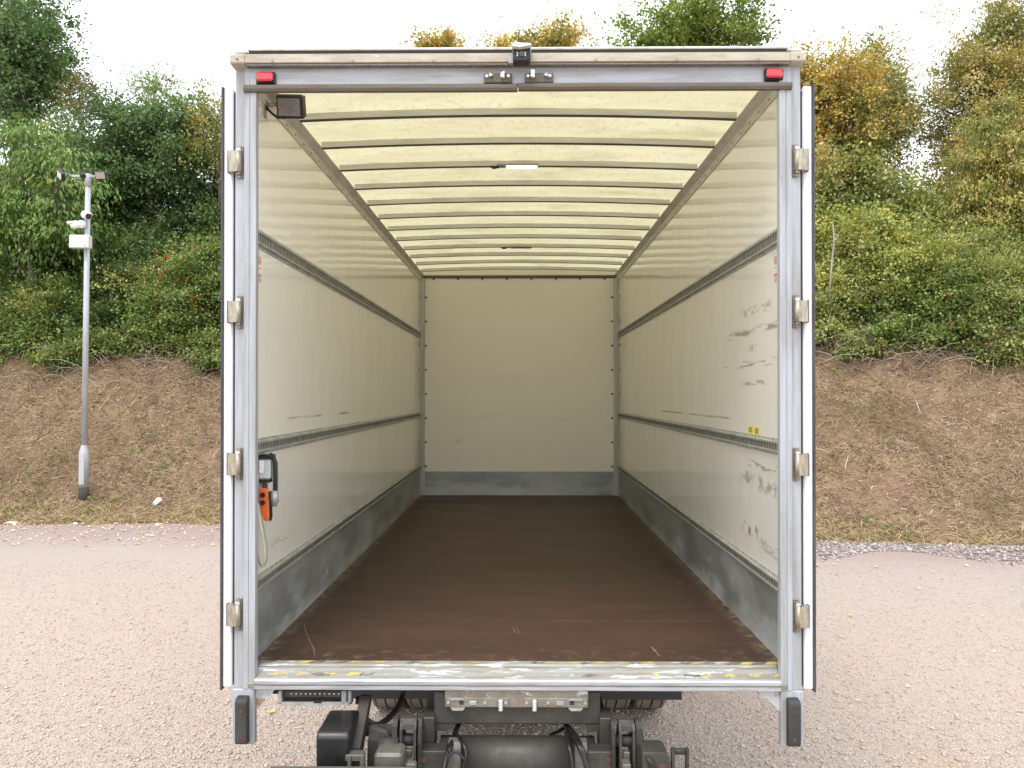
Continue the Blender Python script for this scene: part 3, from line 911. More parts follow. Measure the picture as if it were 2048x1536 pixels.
g.build('rivet', 'bolt_steel', hd, kind='stuff')
# rubber bump seal across the header, in two lengths
for (a, b_, dz) in ((XC - 1.226, px(1035, YR), 0.0), (px(1036.5, YR), XC + 1.226, 0.003)):
    g = G().prism([(YR + 0.055, 3.680 + dz), (YR + 0.004, 3.657 + dz), (YR - 0.010, 3.661 + dz), (YR - 0.016, 3.672 + dz), (YR - 0.016, 3.682 + dz), (YR - 0.009, 3.691 + dz), (YR + 0.004, 3.696 + dz), (YR + 0.06, 3.696 + dz)], 'X', a, b_, smooth=False)
    g.build('bump_seal', 'rusty_seal', hd)
# red marker lamps
for (a, b_, y0, y1, cx) in ((512, 545, 143, 161, 1), (1531, 1563, 139.5, 158, -1)):
    x0, x1 = px(a, YR), px(b_, YR); z0, z1 = hz(y1), hz(y0)
    mk = G().box(x0 - 0.006, x1 + 0.008, YR - 0.006, YR + 0.014, z0 - 0.010, z1 + 0.006, 0.007).build('marker_lamp', 'black_plastic', hd)
    G().box(x0, x1, YR - 0.022, YR - 0.0055, z0, z1, 0.007).build('lens', 'red_lens', mk)
# lock keepers on the header
for (a, b_, m_) in ((968, 1024, 1), (1050.5, 1107, -1)):
    x0, x1 = px(a, YR), px(b_, YR)
    kp = G().box(x0, x1, YR - 0.004, YR + 0.0125, hz(164), hz(145), 0.004).build('lock_keeper', 'rusty_seal', hd)
    for f in (0.10, 0.87):
        xx = x0 + (x1 - x0) * f
        G().tube([(xx, YR - 0.004, hz(152)), (xx, YR - 0.013, hz(152)), (xx, YR - 0.016, hz(152))], [0.009, 0.0085, 0.005], 10).build('bolt', 'bright_bolt', kp)
    fx = 0.66 if m_ == 1 else 0.26
    xx = x0 + (x1 - x0) * fx
    G().prism([(xx - 0.009, hz(156)), (xx + 0.009, hz(158)), (xx + 0.009, hz(143 if m_ < 0 else 144)), (xx - 0.007, hz(141 if m_ < 0 else 149))], 'Y', YR - 0.030, YR - 0.0045).build('catch', 'bright_bolt', kp)
    fx = 0.26 if m_ == 1 else 0.72
    xx = x0 + (x1 - x0) * fx
    G().prism([(xx - 0.008 * m_, hz(154)), (xx + 0.008 * m_, hz(151)), (xx - 0.008 * m_, hz(147))], 'Y', YR - 0.020, YR - 0.0045).build('catch', 'bright_bolt', kp)
# reversing camera on the coving
x0, x1 = px(1026, YR - .05), px(1061, YR - .05)
cz0, cz1 = pz(126, YR - .05), pz(99.5, YR - .05)
rc = G().prism([(x0 + .006, cz0), (x1 - .010, cz0), (x1, cz0 + .018), (x1, cz1), (x0, cz1), (x0, cz0 + .012)], 'Y', YR - 0.085, YR - 0.02).build('reversing_camera', 'black_plastic', hd)
bm = rc.modifiers.new('bevel', 'BEVEL'); bm.width = 0.004; bm.segments = 2; bm.limit_method = 'ANGLE'
g = G().prism([(x0 - .003, cz1 - .006), (x0 + .03, cz1 - .010), (x1, cz1 - .002), (x1 + .003, cz1 + .006), (x0 + .02, cz1 + .010), (x0 + .012, cz1 + .020), (x0 + .006, cz1 + .010), (x0 - .003, cz1 + .006)], 'Y', YR - 0.115, YR - 0.015)
g.build('camera_hood', 'white_roof_edge', rc)
G().box(px(1017, YR - .05), x0 + 0.0, YR - 0.055, YR - 0.034, cz0 + .002, cz0 + .04).build('bracket', 'grey_metal', rc)
G().tube([((x0 + x1) / 2, YR - 0.085, (cz0 + cz1) / 2), ((x0 + x1) / 2, YR - 0.09, (cz0 + cz1) / 2)], 0.012, 14).build('lens', 'dark_lens', rc)
for fx in (0.25, 0.70):
    for fz in (0.40, 0.58):
        xx, zz = x0 + (x1 - x0) * fx, cz0 + (cz1 - cz0) * fz
        G().box(xx - .0028, xx + .0028, YR - 0.0875, YR - 0.0851, zz - .0035, zz + .0035).build('infrared_lamp', 'label_white', rc)

# ---- work lamp inside the header corner
lz, lx, ly = pz(210, 3.95), px(579, 3.95), 3.95
M = Matrix.Translation((lx, ly, lz)) @ Matrix.Scale(1.18, 4) @ Matrix.Rotation(R(-8), 4, 'Z') @ Matrix.Rotation(R(20), 4, 'X') @ Matrix.Rotation(R(4), 4, 'Y')
wk = G().box(-0.056, 0.056, -0.018, 0.022, -0.047, 0.047, 0.009, M).build('work_lamp', 'black_plastic', truck)
G().box(-0.046, 0.046, -0.0215, -0.0179, -0.036, 0.032, 0.001, M).build('lens', 'lamp_lens', wk)
g = G()
for i in range(7):
    g.box(-0.05 + 0.0155 * i, -0.044 + 0.0155 * i, 0.02, 0.040, -0.04, 0.043, 0, M)
g.build('cooling_fins', 'black_plastic', wk)
G().tube([M @ Vector((-0.05, 0.005, 0.0)), M @ Vector((-0.075, 0.01, 0.01)), (WL + 0.03, ly + 0.01, lz + 0.01), (WL, ly + 0.01, lz + 0.012)], 0.010, 8).build('bracket', 'hinge_metal', wk)
G().tube([M @ Vector((-0.03, 0.01, -0.045)), M @ Vector((-0.06, 0.01, -0.045)), M @ Vector((-0.085, 0.01, -0.03)), (WL + 0.005, ly, lz - 0.005)], 0.006, 8).build('cable', 'black_plastic', wk)
G().prism([(ly - .02, lz - .055), (ly + .02, lz - .055), (ly + .015, lz + .03), (ly - .012, lz + .03)], 'X', WL, WL + 0.004).build('bracket_foot', 'grey_metal', wk)

# ---- threshold sill
sill = G().prism([(3.801, FZ - .004), (3.801, FZ + .001), (3.772, FZ - .004), (3.768, FZ - .012), (3.744, FZ - .014), (3.738, 1.052), (3.712, 1.036), (3.712, 0.990), (3.80, 0.990)], 'X', XC - 1.1715, XC + 1.1715).build('threshold_sill', 'sill_alu', truck)
g = G().prism([(YR + 0.011, 1.034), (YR - 0.004, 1.031), (YR - 0.010, 1.024), (YR - 0.008, 1.010), (YR + 0.004, 1.007), (YR + 0.004, 1.003), (YR - 0.007, 1.000), (YR - 0.006, 0.986), (YR + 0.002, 0.981), (YR + 0.011, 0.981)], 'X', XC - 1.1715, XC + 1.1715)
g.build('sill_lip', 'sill_lip', sill)
for sx in (-1, 1):
    G().box(XC + sx * 1.1718, XC + sx * 1.2095, 3.7430, 3.801, 0.99, 1.0795).build('end_filler', 'worn_plate', sill)
# worn hazard tape: surviving pieces on the two treads
tr = random.Random(11)
def tape_piece(mat, x, wd, y0, z0, y1, z1, ragged):
    n_ = 5
    vs = []; fs = []
    lean = 0.03
    for i in range(n_ + 1):
        f = i / n_
        xx = x + wd * f
        a = 0.0 + (tr.uniform(0, ragged) if ragged else 0); b_ = 1.0 - (tr.uniform(0, ragged) if ragged else 0)
        for q in (a, b_):
            vs.append((xx + lean * (q - .5), y0 + (y1 - y0) * q, z0 + (z1 - z0) * q + 0.0013))
    for i in range(n_):
        fs.append((2 * i, 2 * i + 1, 2 * i + 3, 2 * i + 2))
    G().add(vs, fs).build('tape_remnant', mat, sill)
up = (3.7735, FZ - .0037, 3.7995, FZ + .0005)
lo = (3.7135, 1.0369, 3.7365, 1.0511)
for k in range(42):
    x = XC - 1.165 + k * 0.056
    e = abs(x - XC) / 1.17
    mt = 'tape_yellow' if k % 2 else 'tape_black'
    if tr.random() < 0.35 + 0.6 * e * e:
        tape_piece(mt, x, 0.052, *up, 0.0 if e > 0.75 else 0.5)
    if tr.random() < 0.16 + 0.40 * e ** 3:
        tape_piece(mt, x + 0.01, tr.uniform(0.05, 0.10), *lo, 0.6)

# ---- rear doors, folded flat along the sides
def door(sx):
    x0, x1 = XC + sx * 1.284, XC + sx * 1.326
    z0, z1 = 0.982, 3.690
    d = G().box(x0, x1, YR + 0.024, YR + 1.235, z0, z1, 0.006).build('rear_door', 'door_white', truck)
    G().box(x1, x1 + sx * 0.012, YR + 0.020, YR + 1.235, z0 - 0.012, z1 + 0.006, 0.004).build('door_seal', 'door_seal', d)
    G().box(x0, x0 - sx * 0.007, YR + 0.035, YR + 1.23, z0 + 0.02, z1 - 0.02, 0.002).build('door_seal', 'door_seal', d)
    # lock rod on the face that now looks outwards
    for yy in (YR + 0.95, YR + 1.12):
        G().tube([(x1 + sx * 0.035, yy, z0 + 0.03), (x1 + sx * 0.035, yy, z1 - 0.03)], 0.0135, 10).build('lock_rod', 'hinge_metal', d)
    for zz in (3.348, 2.673, 1.990, 1.316):
        # knuckle wrapped round the pin, leaf on the door edge, strap on the post
        hg = G()
        xk = XC + sx * 1.251
        yk = YR - 0.004
        hg.tube([(xk, yk, zz - 0.047), (xk, yk, zz + 0.047)], 0.0150, 14)
        hg.prism([(xk, yk - 0.0150), (xk + sx * 0.028, yk - 0.013), (xk + sx * 0.042, yk - 0.008), (xk + sx * 0.044, yk + 0.002), (xk + sx * 0.044, yk + 0.027), (xk + sx * 0.030, yk + 0.027), (xk, yk + 0.0150)], 'Z', zz - 0.047, zz + 0.047)
        h = hg.build('hinge', 'hinge_metal', d)
        G().box(xk + sx * 0.0442, xk + sx * 0.048, yk - 0.002, yk + 0.0275, zz - 0.050, zz + 0.050).build('hinge_edge', 'door_seal', h)
        xs_ = XC + sx * 1.247
        G().box(xs_ - sx * 0.015, xs_ + sx * 0.013, YR + 0.0095, YR + 0.0158, zz - 0.074, zz + 0.074, 0.004).build('hinge_strap', 'bolt_steel', h)
        for e in (-1, 1):
            G().tube([(xs_ + sx * 0.001, YR + 0.0095, zz + e * 0.066), (xs_ + sx * 0.001, YR + 0.002, zz + e * 0.066)], 0.0075, 8).build('bolt', 'bolt_steel', h)
            G().tube([(xk - sx * 0.001, yk + 0.002, zz + e * 0.0475), (xk - sx * 0.001, yk + 0.002, zz + e * 0.059)], 0.0115, 6, False).build('pin_nut', 'bright_bolt' if e > 0 else 'bolt_steel', h)
    return d
door(-1)
door(1)

# ---- notices and stickers on the linings
def on_wall(sx, y0, y1, z0, z1, mat, nm, parent, lift=0.001):
    xi = XC + sx * WH
    return G().box(xi - sx * (lift - 0.0007), xi - sx * lift, y0, y1, z0, z1).build(nm, mat, parent)
for sx, yb in ((1, 3.905), (-1, 3.895)):
    nt_ = on_wall(sx, 3.755, yb, 2.825, 2.980, 'label_white', 'safety_notice', truck)
    on_wall(sx, 3.758, yb - 0.004, 2.830, 2.850, 'label_red', 'red_band', nt_, 0.0018)
    on_wall(sx, 3.758, yb - 0.004, 2.855, 2.868, 'label_red', 'red_band', nt_, 0.0018)
    for yy in (yb - 0.028, yb - 0.085):
        xi = XC + sx * (WH - 0.0015)
        g = G()
        pts = [(xi, yy + 0.017 * math.cos(a), 2.930 + 0.017 * math.sin(a)) for a in np.linspace(0, 2 * math.pi, 15)]
        g.tube(pts, 0.0022, 5)
        g.tube([(xi, yy - 0.012, 2.942), (xi, yy + 0.012, 2.918)], 0.0022, 5)
        g.build('warning_sign', 'label_red', nt_)
        on_wall(sx, yy - 0.014, yy + 0.014, 2.892, 2.897, 'label_red', 'print_line', nt_, 0.0018)
    for q in range(3):
        on_wall(sx, 3.765, yb - 0.012, 2.8335 + 0.0055 * q, 2.8355 + 0.0055 * q, 'label_white', 'print_line', nt_, 0.0024)
for (y0, y1) in ((4.265, 4.355), (4.155, 4.240)):
    st_ = on_wall(1, y0, y1, 2.100, 2.137, 'label_yellow', 'yellow_sticker', truck)
    for q in range(3):
        on_wall(1, y0 + 0.016, y1 - 0.018 - 0.006 * (q % 2), 2.109 + 0.008 * q, 2.113 + 0.008 * q, 'print_dark', 'print_line', st_, 0.0018)

# ---- control box on the left wall by the post
cb = G().box(WL, WL + 0.055, 3.86, 3.93, 1.905, 2.000, 0.008).build('control_box', 'box_blue_grey', truck)
G().box(WL, WL + 0.062, 3.855, 3.935, 2.0005, 2.020, 0.005).build('box_lid', 'black_plastic', cb)
G().box(WL, WL + 0.050, 3.865, 3.925, 1.888, 1.9045, 0.004).build('box_base', 'black_plastic', cb)
G().box(WL + 0.006, WL + 0.026, 3.852, 3.8595, 1.935, 1.995, 0.002).build('switch_plate', 'label_white', cb)
pts = [(WL + 0.045, 3.90, 2.018), (WL + 0.062, 3.885, 2.014), (WL + 0.073, 3.88, 1.985), (WL + 0.075, 3.88, 1.93), (WL + 0.075, 3.88, 1.85)]
G().tube(pts, 0.010, 10).build('coiled_cable', 'black_plastic', cb)
g = G()
for i in range(16):
    z = 1.985 - i * 0.0085
    g.tube([(WL + 0.075, 3.88, z), (WL + 0.075, 3.88, z - 0.0042)], 0.0125, 10)
g.build('cable_rib', 'rubber', cb)
G().tube([(WL + 0.072, 3.875, 1.852), (WL + 0.072, 3.875, 1.838), (WL + 0.072, 3.875, 1.835), (WL + 0.072, 3.875, 1.798), (WL + 0.070, 3.875, 1.795), (WL + 0.070, 3.875, 1.778)], [0.016, 0.018, 0.020, 0.020, 0.014, 0.014], 12).build('plug', 'grey_metal', cb)

hs = empty('lift_handset', (WL + 0.035, 3.85, 1.72), 'orange tail lift handset hanging on a black coiled cable inside the left post', 'handset')
g = G().prism([(WL + 0.012, 1.86), (WL + 0.032, 1.872), (WL + 0.052, 1.858), (WL + 0.058, 1.80), (WL + 0.060, 1.725), (WL + 0.052, 1.712), (WL + 0.034, 1.716), (WL + 0.018, 1.76), (WL + 0.010, 1.82)], 'Y', 3.838, 3.862)
bd = g.build('handset_body', 'orange_plastic', hs)
bm = bd.modifiers.new('bevel', 'BEVEL'); bm.width = 0.006; bm.segments = 3; bm.limit_method = 'ANGLE'
for zz in (1.835, 1.800):
    G().tube([(WL + 0.028, 3.838, zz), (WL + 0.028, 3.832, zz)], 0.012, 12).build('push_button', 'black_plastic', hs)
g = G().prism([(WL + 0.053, 1.85), (WL + 0.060, 1.85), (WL + 0.066, 1.73), (WL + 0.060, 1.712)], 'Y', 3.84, 3.868)
g.build('side_grip', 'black_plastic', hs)
pts = []
for i in range(70):
    a = i * 0.9
    pts.append((WL + 0.034 + 0.010 * math.cos(a), 3.852 + 0.010 * math.sin(a), 1.890 - i * 0.0011 + (0.0 if i else 0.004)))
G().tube(pts, 0.0045, 6).build('coiled_cable', 'rubber', hs)

stp_ = [(WL + 0.012, 3.815, 1.80), (WL + 0.026, 3.815, 1.72), (WL + 0.042, 3.815, 1.64), (WL + 0.050, 3.815, 1.575), (WL + 0.047, 3.815, 1.53), (WL + 0.032, 3.815, 1.508),
        (WL + 0.014, 3.815, 1.525), (WL + 0.004, 3.815, 1.57), (WL + 0.002, 3.815, 1.66), (WL + 0.006, 3.815, 1.76), (WL + 0.012, 3.815, 1.80)]
g = G(); vs = []; fs = []
cr = []
for i in range(len(stp_) - 1):
    p0, p1, p2, p3 = [Vector(stp_[max(0, min(len(stp_) - 1, i + q))]) for q in (-1, 0, 1, 2)]
    for q in range(5):
        t = q / 5
        cr.append(0.5 * ((2 * p1) + (p2 - p0) * t + (2 * p0 - 5 * p1 + 4 * p2 - p3) * t * t + (3 * p1 - p0 - 3 * p2 + p3) * t ** 3))
for i, p in enumerate(cr):
    d = (cr[min(i + 1, len(cr) - 1)] - cr[max(0, i - 1)]).normalized()
    nrm = Vector((-d.z, 0, d.x)) * 0.0015
    hw = Vector((0.003, 0.016, 0)) if i < 25 else Vector((0.004, 0.014, 0))
    vs += [p - hw - nrm, p + hw - nrm, p + hw + nrm, p - hw + nrm]
for i in range(len(cr) - 1):
    for k in range(4):
        fs.append((4 * i + k, 4 * i + (k + 1) % 4, 4 * i + 4 + (k + 1) % 4, 4 * i + 4 + k))
st2 = g.add(vs, fs, True).build('hanging_strap', 'webbing', None)
tag(st2, 'cream webbing strap hanging in a loop below the orange handset', 'strap')

# ================================================================== underside
ub = truck
# chassis rails and cross bearers
for sx in (-1, 1):
    g = G()
    xr = XC + sx * 0.38
    g.prism([(xr - .04, .78), (xr + .04, .78), (xr + .04, .788), (xr - sx * .04 + sx * .008, .788), (xr - sx * .04 + sx * .008, .972), (xr + .04, .972), (xr + .04, .98), (xr - .04, .98)], 'Y', 3.86, 11.6)
    g.build('chassis_rail', 'chassis_grey', ub)
for k in range(9):
    G().box(WL, WR, 4.05 + k * 0.7, 4.10 + k * 0.7, 0.90, 0.984).build('cross_bearer', 'chassis_grey', ub)
# wheels: twin rear, single front
def tyre_mesh(width, xm, ym, r):
    g = G(); n_ = 44
    prof = [(-.5, .62), (-.5, .90), (-.46, .965), (-.40, 1.0), (-.33, 1.0), (-.33, .972), (-.29, .972), (-.29, 1.0), (-.03, 1.0), (-.03, .972), (.03, .972), (.03, 1.0), (.29, 1.0), (.29, .972), (.33, .972), (.33, 1.0), (.40, 1.0), (.46, .965), (.5, .90), (.5, .62)]
    k = len(prof); vs = []; fs = []
    for i in range(n_):
        a = 2 * math.pi * i / n_
        for (u, q) in prof:
            vs.append((xm + u * width, ym + q * r * math.sin(a), r + q * r * math.cos(a)))
    for i in range(n_):
        for j in range(k - 1):
            fs.append((i * k + j, i * k + j + 1, ((i + 1) % n_) * k + j + 1, ((i + 1) % n_) * k + j))
    return g.add(vs, fs)
def wheel(xm, ym, r=0.48, wd=0.225):
    wh = tyre_mesh(wd, xm, ym, r).build('wheel', 'tyre', ub)
    g = G(); n_ = 24; vs = []; fs = []
    prof = [(-.5, .62), (-.44, .55), (-.1, .52), (-.06, .2), (.06, .2), (.1, .52), (.44, .55), (.5, .62)]
    k = len(prof)
    for i in range(n_):
        a = 2 * math.pi * i / n_
        for (u, q) in prof:
            vs.append((xm + u * wd * .96, ym + q * r * math.sin(a), r + q * r * math.cos(a)))
    for i in range(n_):
        for j in range(k - 1):
            fs.append((i * k + j, i * k + j + 1, ((i + 1) % n_) * k + j + 1, ((i + 1) % n_) * k + j))
    g.add(vs, fs).build('rim', 'wheel_rim', wh)
    for u in (-.31, 0, .31):
        n2 = 44; vs = []; fs = []
        for i in range(n2):
            a = 2 * math.pi * i / n2
            for e in (-.022, .022):
                vs.append((xm + (u + e * (1 if u else 1.3)) * wd, ym + .9735 * r * math.sin(a), r + .9735 * r * math.cos(a)))
        for i in range(n2):
            fs.append((2 * i, 2 * i + 1, (2 * i + 3) % (2 * n2), (2 * i + 2) % (2 * n2)))
        G().add(vs, fs).build('tread_groove', 'tyre_groove', wh)
for xm in (0.675, 0.925, -0.705, -0.955):
    wheel(xm, 6.19)
for xm in (0.90, -0.93):
    wheel(xm, 10.9)
G().tube([(XC - 0.9, 6.19, 0.48), (XC - 0.25, 6.19, 0.48), (XC - 0.16, 6.19, 0.48), (XC, 6.19, 0.48), (XC + 0.16, 6.19, 0.48), (XC + 0.25, 6.19, 0.48), (XC + 0.9, 6.19, 0.48)], [0.07, 0.07, 0.17, 0.2, 0.17, 0.07, 0.07], 16).build('rear_axle', 'chassis_grey', ub)
for sx in (-1, 1):
    G().box(XC + sx * 0.50, XC + sx * 0.60, 5.65, 6.55, 0.66, 0.78, 0.01).build('leaf_spring', 'chassis_grey', ub)
# mud flaps
for (x0, x1) in ((px(705, 5.35), -0.48), (0.46, px(1362, 5.35))):
    G().prism([(5.35, .339), (5.358, .339), (5.372, .60), (5.44, .90), (5.44, .985), (5.43, .985), (5.43, .905), (5.362, .60)], 'X', x0, x1).build('mud_flap', 'mudflap', ub)

def pb(x0, x1, y0, y1, Y, d, mat, nm, parent, bev=0.004, y_off=0.0):
    return G().box(px(x0, Y), px(x1, Y), Y, Y + d, pz(y1, Y), pz(y0, Y), bev).build(nm, mat, parent)

# rear cross beam, lock plate and latch pans
beam = pb(868, 1200, 1381.5, 1447, 3.735, 0.09, 'chassis_grey', 'rear_beam', ub, 0.006)
lp = pb(890, 1176, 1379, 1413.5, 3.712, 0.022, 'worn_plate', 'lock_plate', ub, 0.002)
for (a, b_, m_) in ((892, 1018, 1), (1047, 1175, -1)):
    Y = 3.707
    x0, x1, z0, z1 = px(a, Y), px(b_, Y), pz(1413, Y), pz(1394, Y)
    pan = G().box(x0, x1, Y - 0.002, Y + 0.0045, z0, z1, 0.0035).build('latch_pan', 'worn_plate', lp)
    cx = x0 + (x1 - x0) * (0.19 if m_ > 0 else 0.81)
    for e in (1, -1):
        zc = z1 - 0.005 if e > 0 else z0 - 0.001
        G().prism([(cx - .032, zc - .002), (cx - .022, zc + e * .0075), (cx + .022, zc + e * .0075), (cx + .032, zc - .002)] if e > 0 else
                  [(cx - .032, zc + .002), (cx - .022, zc - .0095), (cx + .022, zc - .0095), (cx + .032, zc + .002)], 'Y', Y - 0.014, Y - 0.0021).build('pan_lip', 'tray_alu', pan)
    hx = cx + m_ * 0.016
    G().box(hx - .010, hx + .010, Y - 0.0028, Y - 0.0021, z0 + .012, z1 - .010).build('pan_hole', 'slot_dark', pan)
    for f in (0.04, 0.62, 0.95):
        xx = x0 + (x1 - x0) * (f if m_ > 0 else 1 - f)
        G().tube([(xx, Y - .002, (z0 + z1) / 2 + .002), (xx, Y - .010, (z0 + z1) / 2 + .002)], 0.0075, 8).build('bolt', 'tray_alu', pan)
    xx = x0 + (x1 - x0) * (0.43 if m_ > 0 else 0.57)
    G().box(xx - .017, xx + .017, Y - .010, Y - .0021, z0 + .012, z1 - .012, .002).build('id_plate', 'tray_alu', pan)
    xx = x0 + (x1 - x0) * (0.87 if m_ > 0 else 0.17)
    G().box(xx - .009, xx + .009, Y - .026, Y - .0021, z0 - .010, z1 - .004, .003).build('catch', 'bright_bolt', pan)
# number plate lamp tray under the sill, left
Y = 3.735
tx0, tx1, tz0, tz1 = px(557, Y), px(703, Y), pz(1409, Y), pz(1381, Y)
ty = G().box(tx0, tx1, Y + 0.035, Y + 0.045, tz0, tz1).build('lamp_tray', 'lift_dark', ub)
G().box(tx0, tx1, Y, Y + 0.034, tz0, tz0 + 0.004).build('tray_floor', 'tray_alu', ty)
G().prism([(Y - .004, tz0 - .003), (Y, tz0 - .003), (Y + .001, tz0 + .013), (Y - .003, tz0 + .013)], 'X', tx0 + .012, tx1 - .012).build('tray_lip', 'tray_alu', ty)
G().box(tx0 + .02, tx1 - .02, Y + .012, Y + .0345, tz1 - .036, tz1 - .006, .002).build('lamp_strip', 'lift_grey', ty)
for i in range(11):
    xx = tx0 + .055 + i * .0215
    G().ball((xx, Y + .0115, tz1 - .019), .0042, 6).build('diode', 'white_plastic', ty)
G().box(tx0 + .16, tx0 + .195, Y - .006, Y - .0045, tz0 + .008, tz0 + .017, .002).build('clip', 'black_plastic', ty)
for (a, b_) in ((tx0, tx0 + .016), (tx1 - .016, tx1), (tx1 - .045, tx1 - .022)):
    G().box(a, b_, Y - .006, Y + .034, tz0 + .008, tz1, .003).build('end_bracket', 'tray_alu', ty)
G().tube([(tx0 - .03, Y + .02, tz1 - .012), (tx0 + .01, Y + .02, tz1 - .012)], .011, 10).build('cable_gland', 'black_plastic', ty)

# ---- tail lift gear
lift = ub
tube_ = G().tube([(px(880, 3.70), 3.74, .662), (px(1190, 3.70), 3.74, .662)], 0.098, 32).build('torsion_tube', 'lift_grey', lift)
for (a, b_, m_) in ((845, 869, -1), (1199, 1227, 1)):
    up_ = pb(a, b_, 1434, 1560, 3.68, 0.13, 'lift_grey', 'lift_upright', lift, 0.004)
for (a, b_, m_) in ((868, 901, 1), (1171, 1200, -1)):
    xa, xb = px(a, 3.72), px(b_, 3.72)
    zt = pz(1447.5, 3.72)
    G().prism([(xa, zt), (xb, zt), (xb, zt - .014), (xb - (.012 if m_ > 0 else 0), zt - .028), (xa + (0 if m_ > 0 else .012), zt - .028), (xa, zt - .014)], 'Y', 3.715, 3.73).build('pivot_lug', 'lift_grey', beam)
for (a, b_, m_) in ((838, 893, 1), (1174, 1229, -1)):
    br = pb(a, b_, 1501, 1560, 3.58, 0.09, 'lift_grey', 'lift_bracket', lift, 0.004)
    xa, xb = px(a, 3.58), px(b_, 3.58); zz = pz(1516.5, 3.58)
    bx_ = xa + (xb - xa) * (0.17 if m_ > 0 else 0.76)
    sx_ = xa + (xb - xa) * (0.52 if m_ > 0 else 0.28)
    G().tube([(bx_, 3.579, zz), (bx_, 3.572, zz)], .013, 12).build('bolt', 'rust_bolt', br)
    G().box(sx_ - .020, sx_ + .020, 3.5785, 3.5795, zz - .004, zz + .004).build('slot', 'slot_dark', br)
# pale curved arms carried on the tube
for (a, b_) in ((896, 921), (1150, 1174)):
    xa, xb = px(a, 3.6), px(b_, 3.6)
    G().prism([(3.66, .79), (3.625, .785), (3.60, .765), (3.585, .72), (3.58, .60), (3.62, .60), (3.66, .70)], 'X', xa, xb).build('tube_clamp', 'lift_pale', tube_)
# lifting arms: pairs of plates with rounded ends round a pin
def arm_plate(x0, x1, Y, ytop, mat, nm='arm_plate', d=0.16):
    zt = pz(ytop, Y)
    g = G().prism([(Y, .56), (Y, zt - .10), (Y + .008, zt - .03), (Y + .03, zt - .006), (Y + .05, zt), (Y + .07, zt - .006), (Y + .09, zt - .03), (Y + d, zt - .12), (Y + d, .56)], 'X', px(x0, Y), px(x1, Y))
    return g.build(nm, mat, lift)
for (a, b_, yt, mt) in ((784, 794, 1440, 'lift_dark'), (799, 804, 1446, 'lift_grey'), (827, 832, 1446, 'lift_grey'), (836, 843, 1440, 'lift_dark'),
                        (1223, 1230, 1443, 'lift_dark'), (1238, 1243, 1447, 'lift_grey'), (1265, 1270, 1447, 'lift_grey'), (1272, 1285, 1442, 'lift_dark')):
    arm_plate(a, b_, 3.56, yt, mt)
for (a, b_) in ((784, 843), (1223, 1286)):
    G().tube([(px(a, 3.6), 3.61, .80), (px(b_, 3.6), 3.61, .80)], .026, 14).build('pivot_pin', 'lift_dark', lift)
for (a, b_, yt) in ((800, 831, 1441), (1239, 1268, 1443)):
    z = pz(yt, 3.56)
    G().prism([(3.58, z - .045), (3.585, z - .025), (3.605, z - .006), (3.635, z - .006), (3.655, z - .025), (3.645, z - .03), (3.63, z - .018), (3.61, z - .018), (3.592, z - .04)], 'X', px(a, 3.56), px(b_, 3.56)).build('arm_bridge', 'chassis_grey', lift)
    G().box(px((a + b_) / 2 - 7, 3.55), px((a + b_) / 2 + 7, 3.55), 3.57, 3.60, .56, z - .13, .004).build('ram_rod', 'lift_pale', lift)
    G().box(px((a + b_) / 2 - 9, 3.5), px((a + b_) / 2 + 8, 3.5), 3.50, 3.56, .56, pz(1526, 3.5), .004).build('ram_end', 'lift_pale', lift)
# gearbox shaped foot on the right with its carrying handle
Y = 3.46
gx0, gx1 = px(1284, Y), px(1338, Y)
zt = pz(1502, Y)
gb = G().prism([(gx0, .56), (gx1 + .012, .56), (gx1 + .006, zt - .05), (gx1 - .004, zt - .012), (gx1 - .020, zt), (gx0, zt)], 'Y', Y, Y + .13).build('lift_housing', 'lift_grey', lift)
bm = gb.modifiers.new('bevel', 'BEVEL'); bm.width = 0.004; bm.segments = 2; bm.limit_method = 'ANGLE'
for (a, b_, r_) in ((1317, 1511.5, .0035), (1325, 1497, .003), (1332, 1506, .0025), (1332, 1514, .0025)):
    G().tube([(px(a, Y), Y + .001, pz(b_, Y)), (px(a, Y), Y - .002, pz(b_, Y))], r_, 8).build('bolt', 'slot_dark', gb)
G().tube([(px(1292, Y), Y - .004, pz(1511, Y)), (px(1296, Y), Y - .008, pz(1516, Y)), (px(1302, Y), Y - .008, pz(1521, Y)), (px(1303, Y), Y - .006, pz(1529, Y)), (px(1298, Y), Y - .004, pz(1536, Y))], [.008, .012, .014, .013, .010], 10).build('locking_hook', 'lift_dark', gb)
G().tube([(px(1322, Y), Y + .001, pz(1529, Y)), (px(1322, Y), Y - .004, pz(1529, Y))], .016, 14).build('rusty_cap', 'rust_bolt', gb)
hx0, hx1, hz_ = px(1346, Y), px(1372, Y), pz(1503, Y)
hn = G().tube([(hx0, Y + .02, hz_), (hx1, Y + .02, hz_)], .0135, 12).build('carry_handle', 'lift_dark', lift)
for hx in (hx0 - .006, hx1):
    G().prism([(Y + .005, hz_ + .012), (Y + .035, hz_ + .012), (Y + .06, .56), (Y + .02, .56)], 'X', hx, hx + .011).build('handle_leg', 'lift_grey', hn)
# black side box on the left
bb = G().prism([(3.45, .585), (3.45, .866), (3.458, .884), (3.474, .892), (3.69, .896), (3.71, .886), (3.71, .585)], 'X', -.853, -.715).build('pump_box', 'black_plastic', lift)
bm = bb.modifiers.new('bevel', 'BEVEL'); bm.width = 0.012; bm.segments = 3; bm.limit_method = 'ANGLE'
# pale under-run bar whose top just shows
G().box(px(540, 3.40), px(832, 3.40), 3.28, 3.40, .665, .780, .008).build('underrun_bar', 'lift_pale', lift)
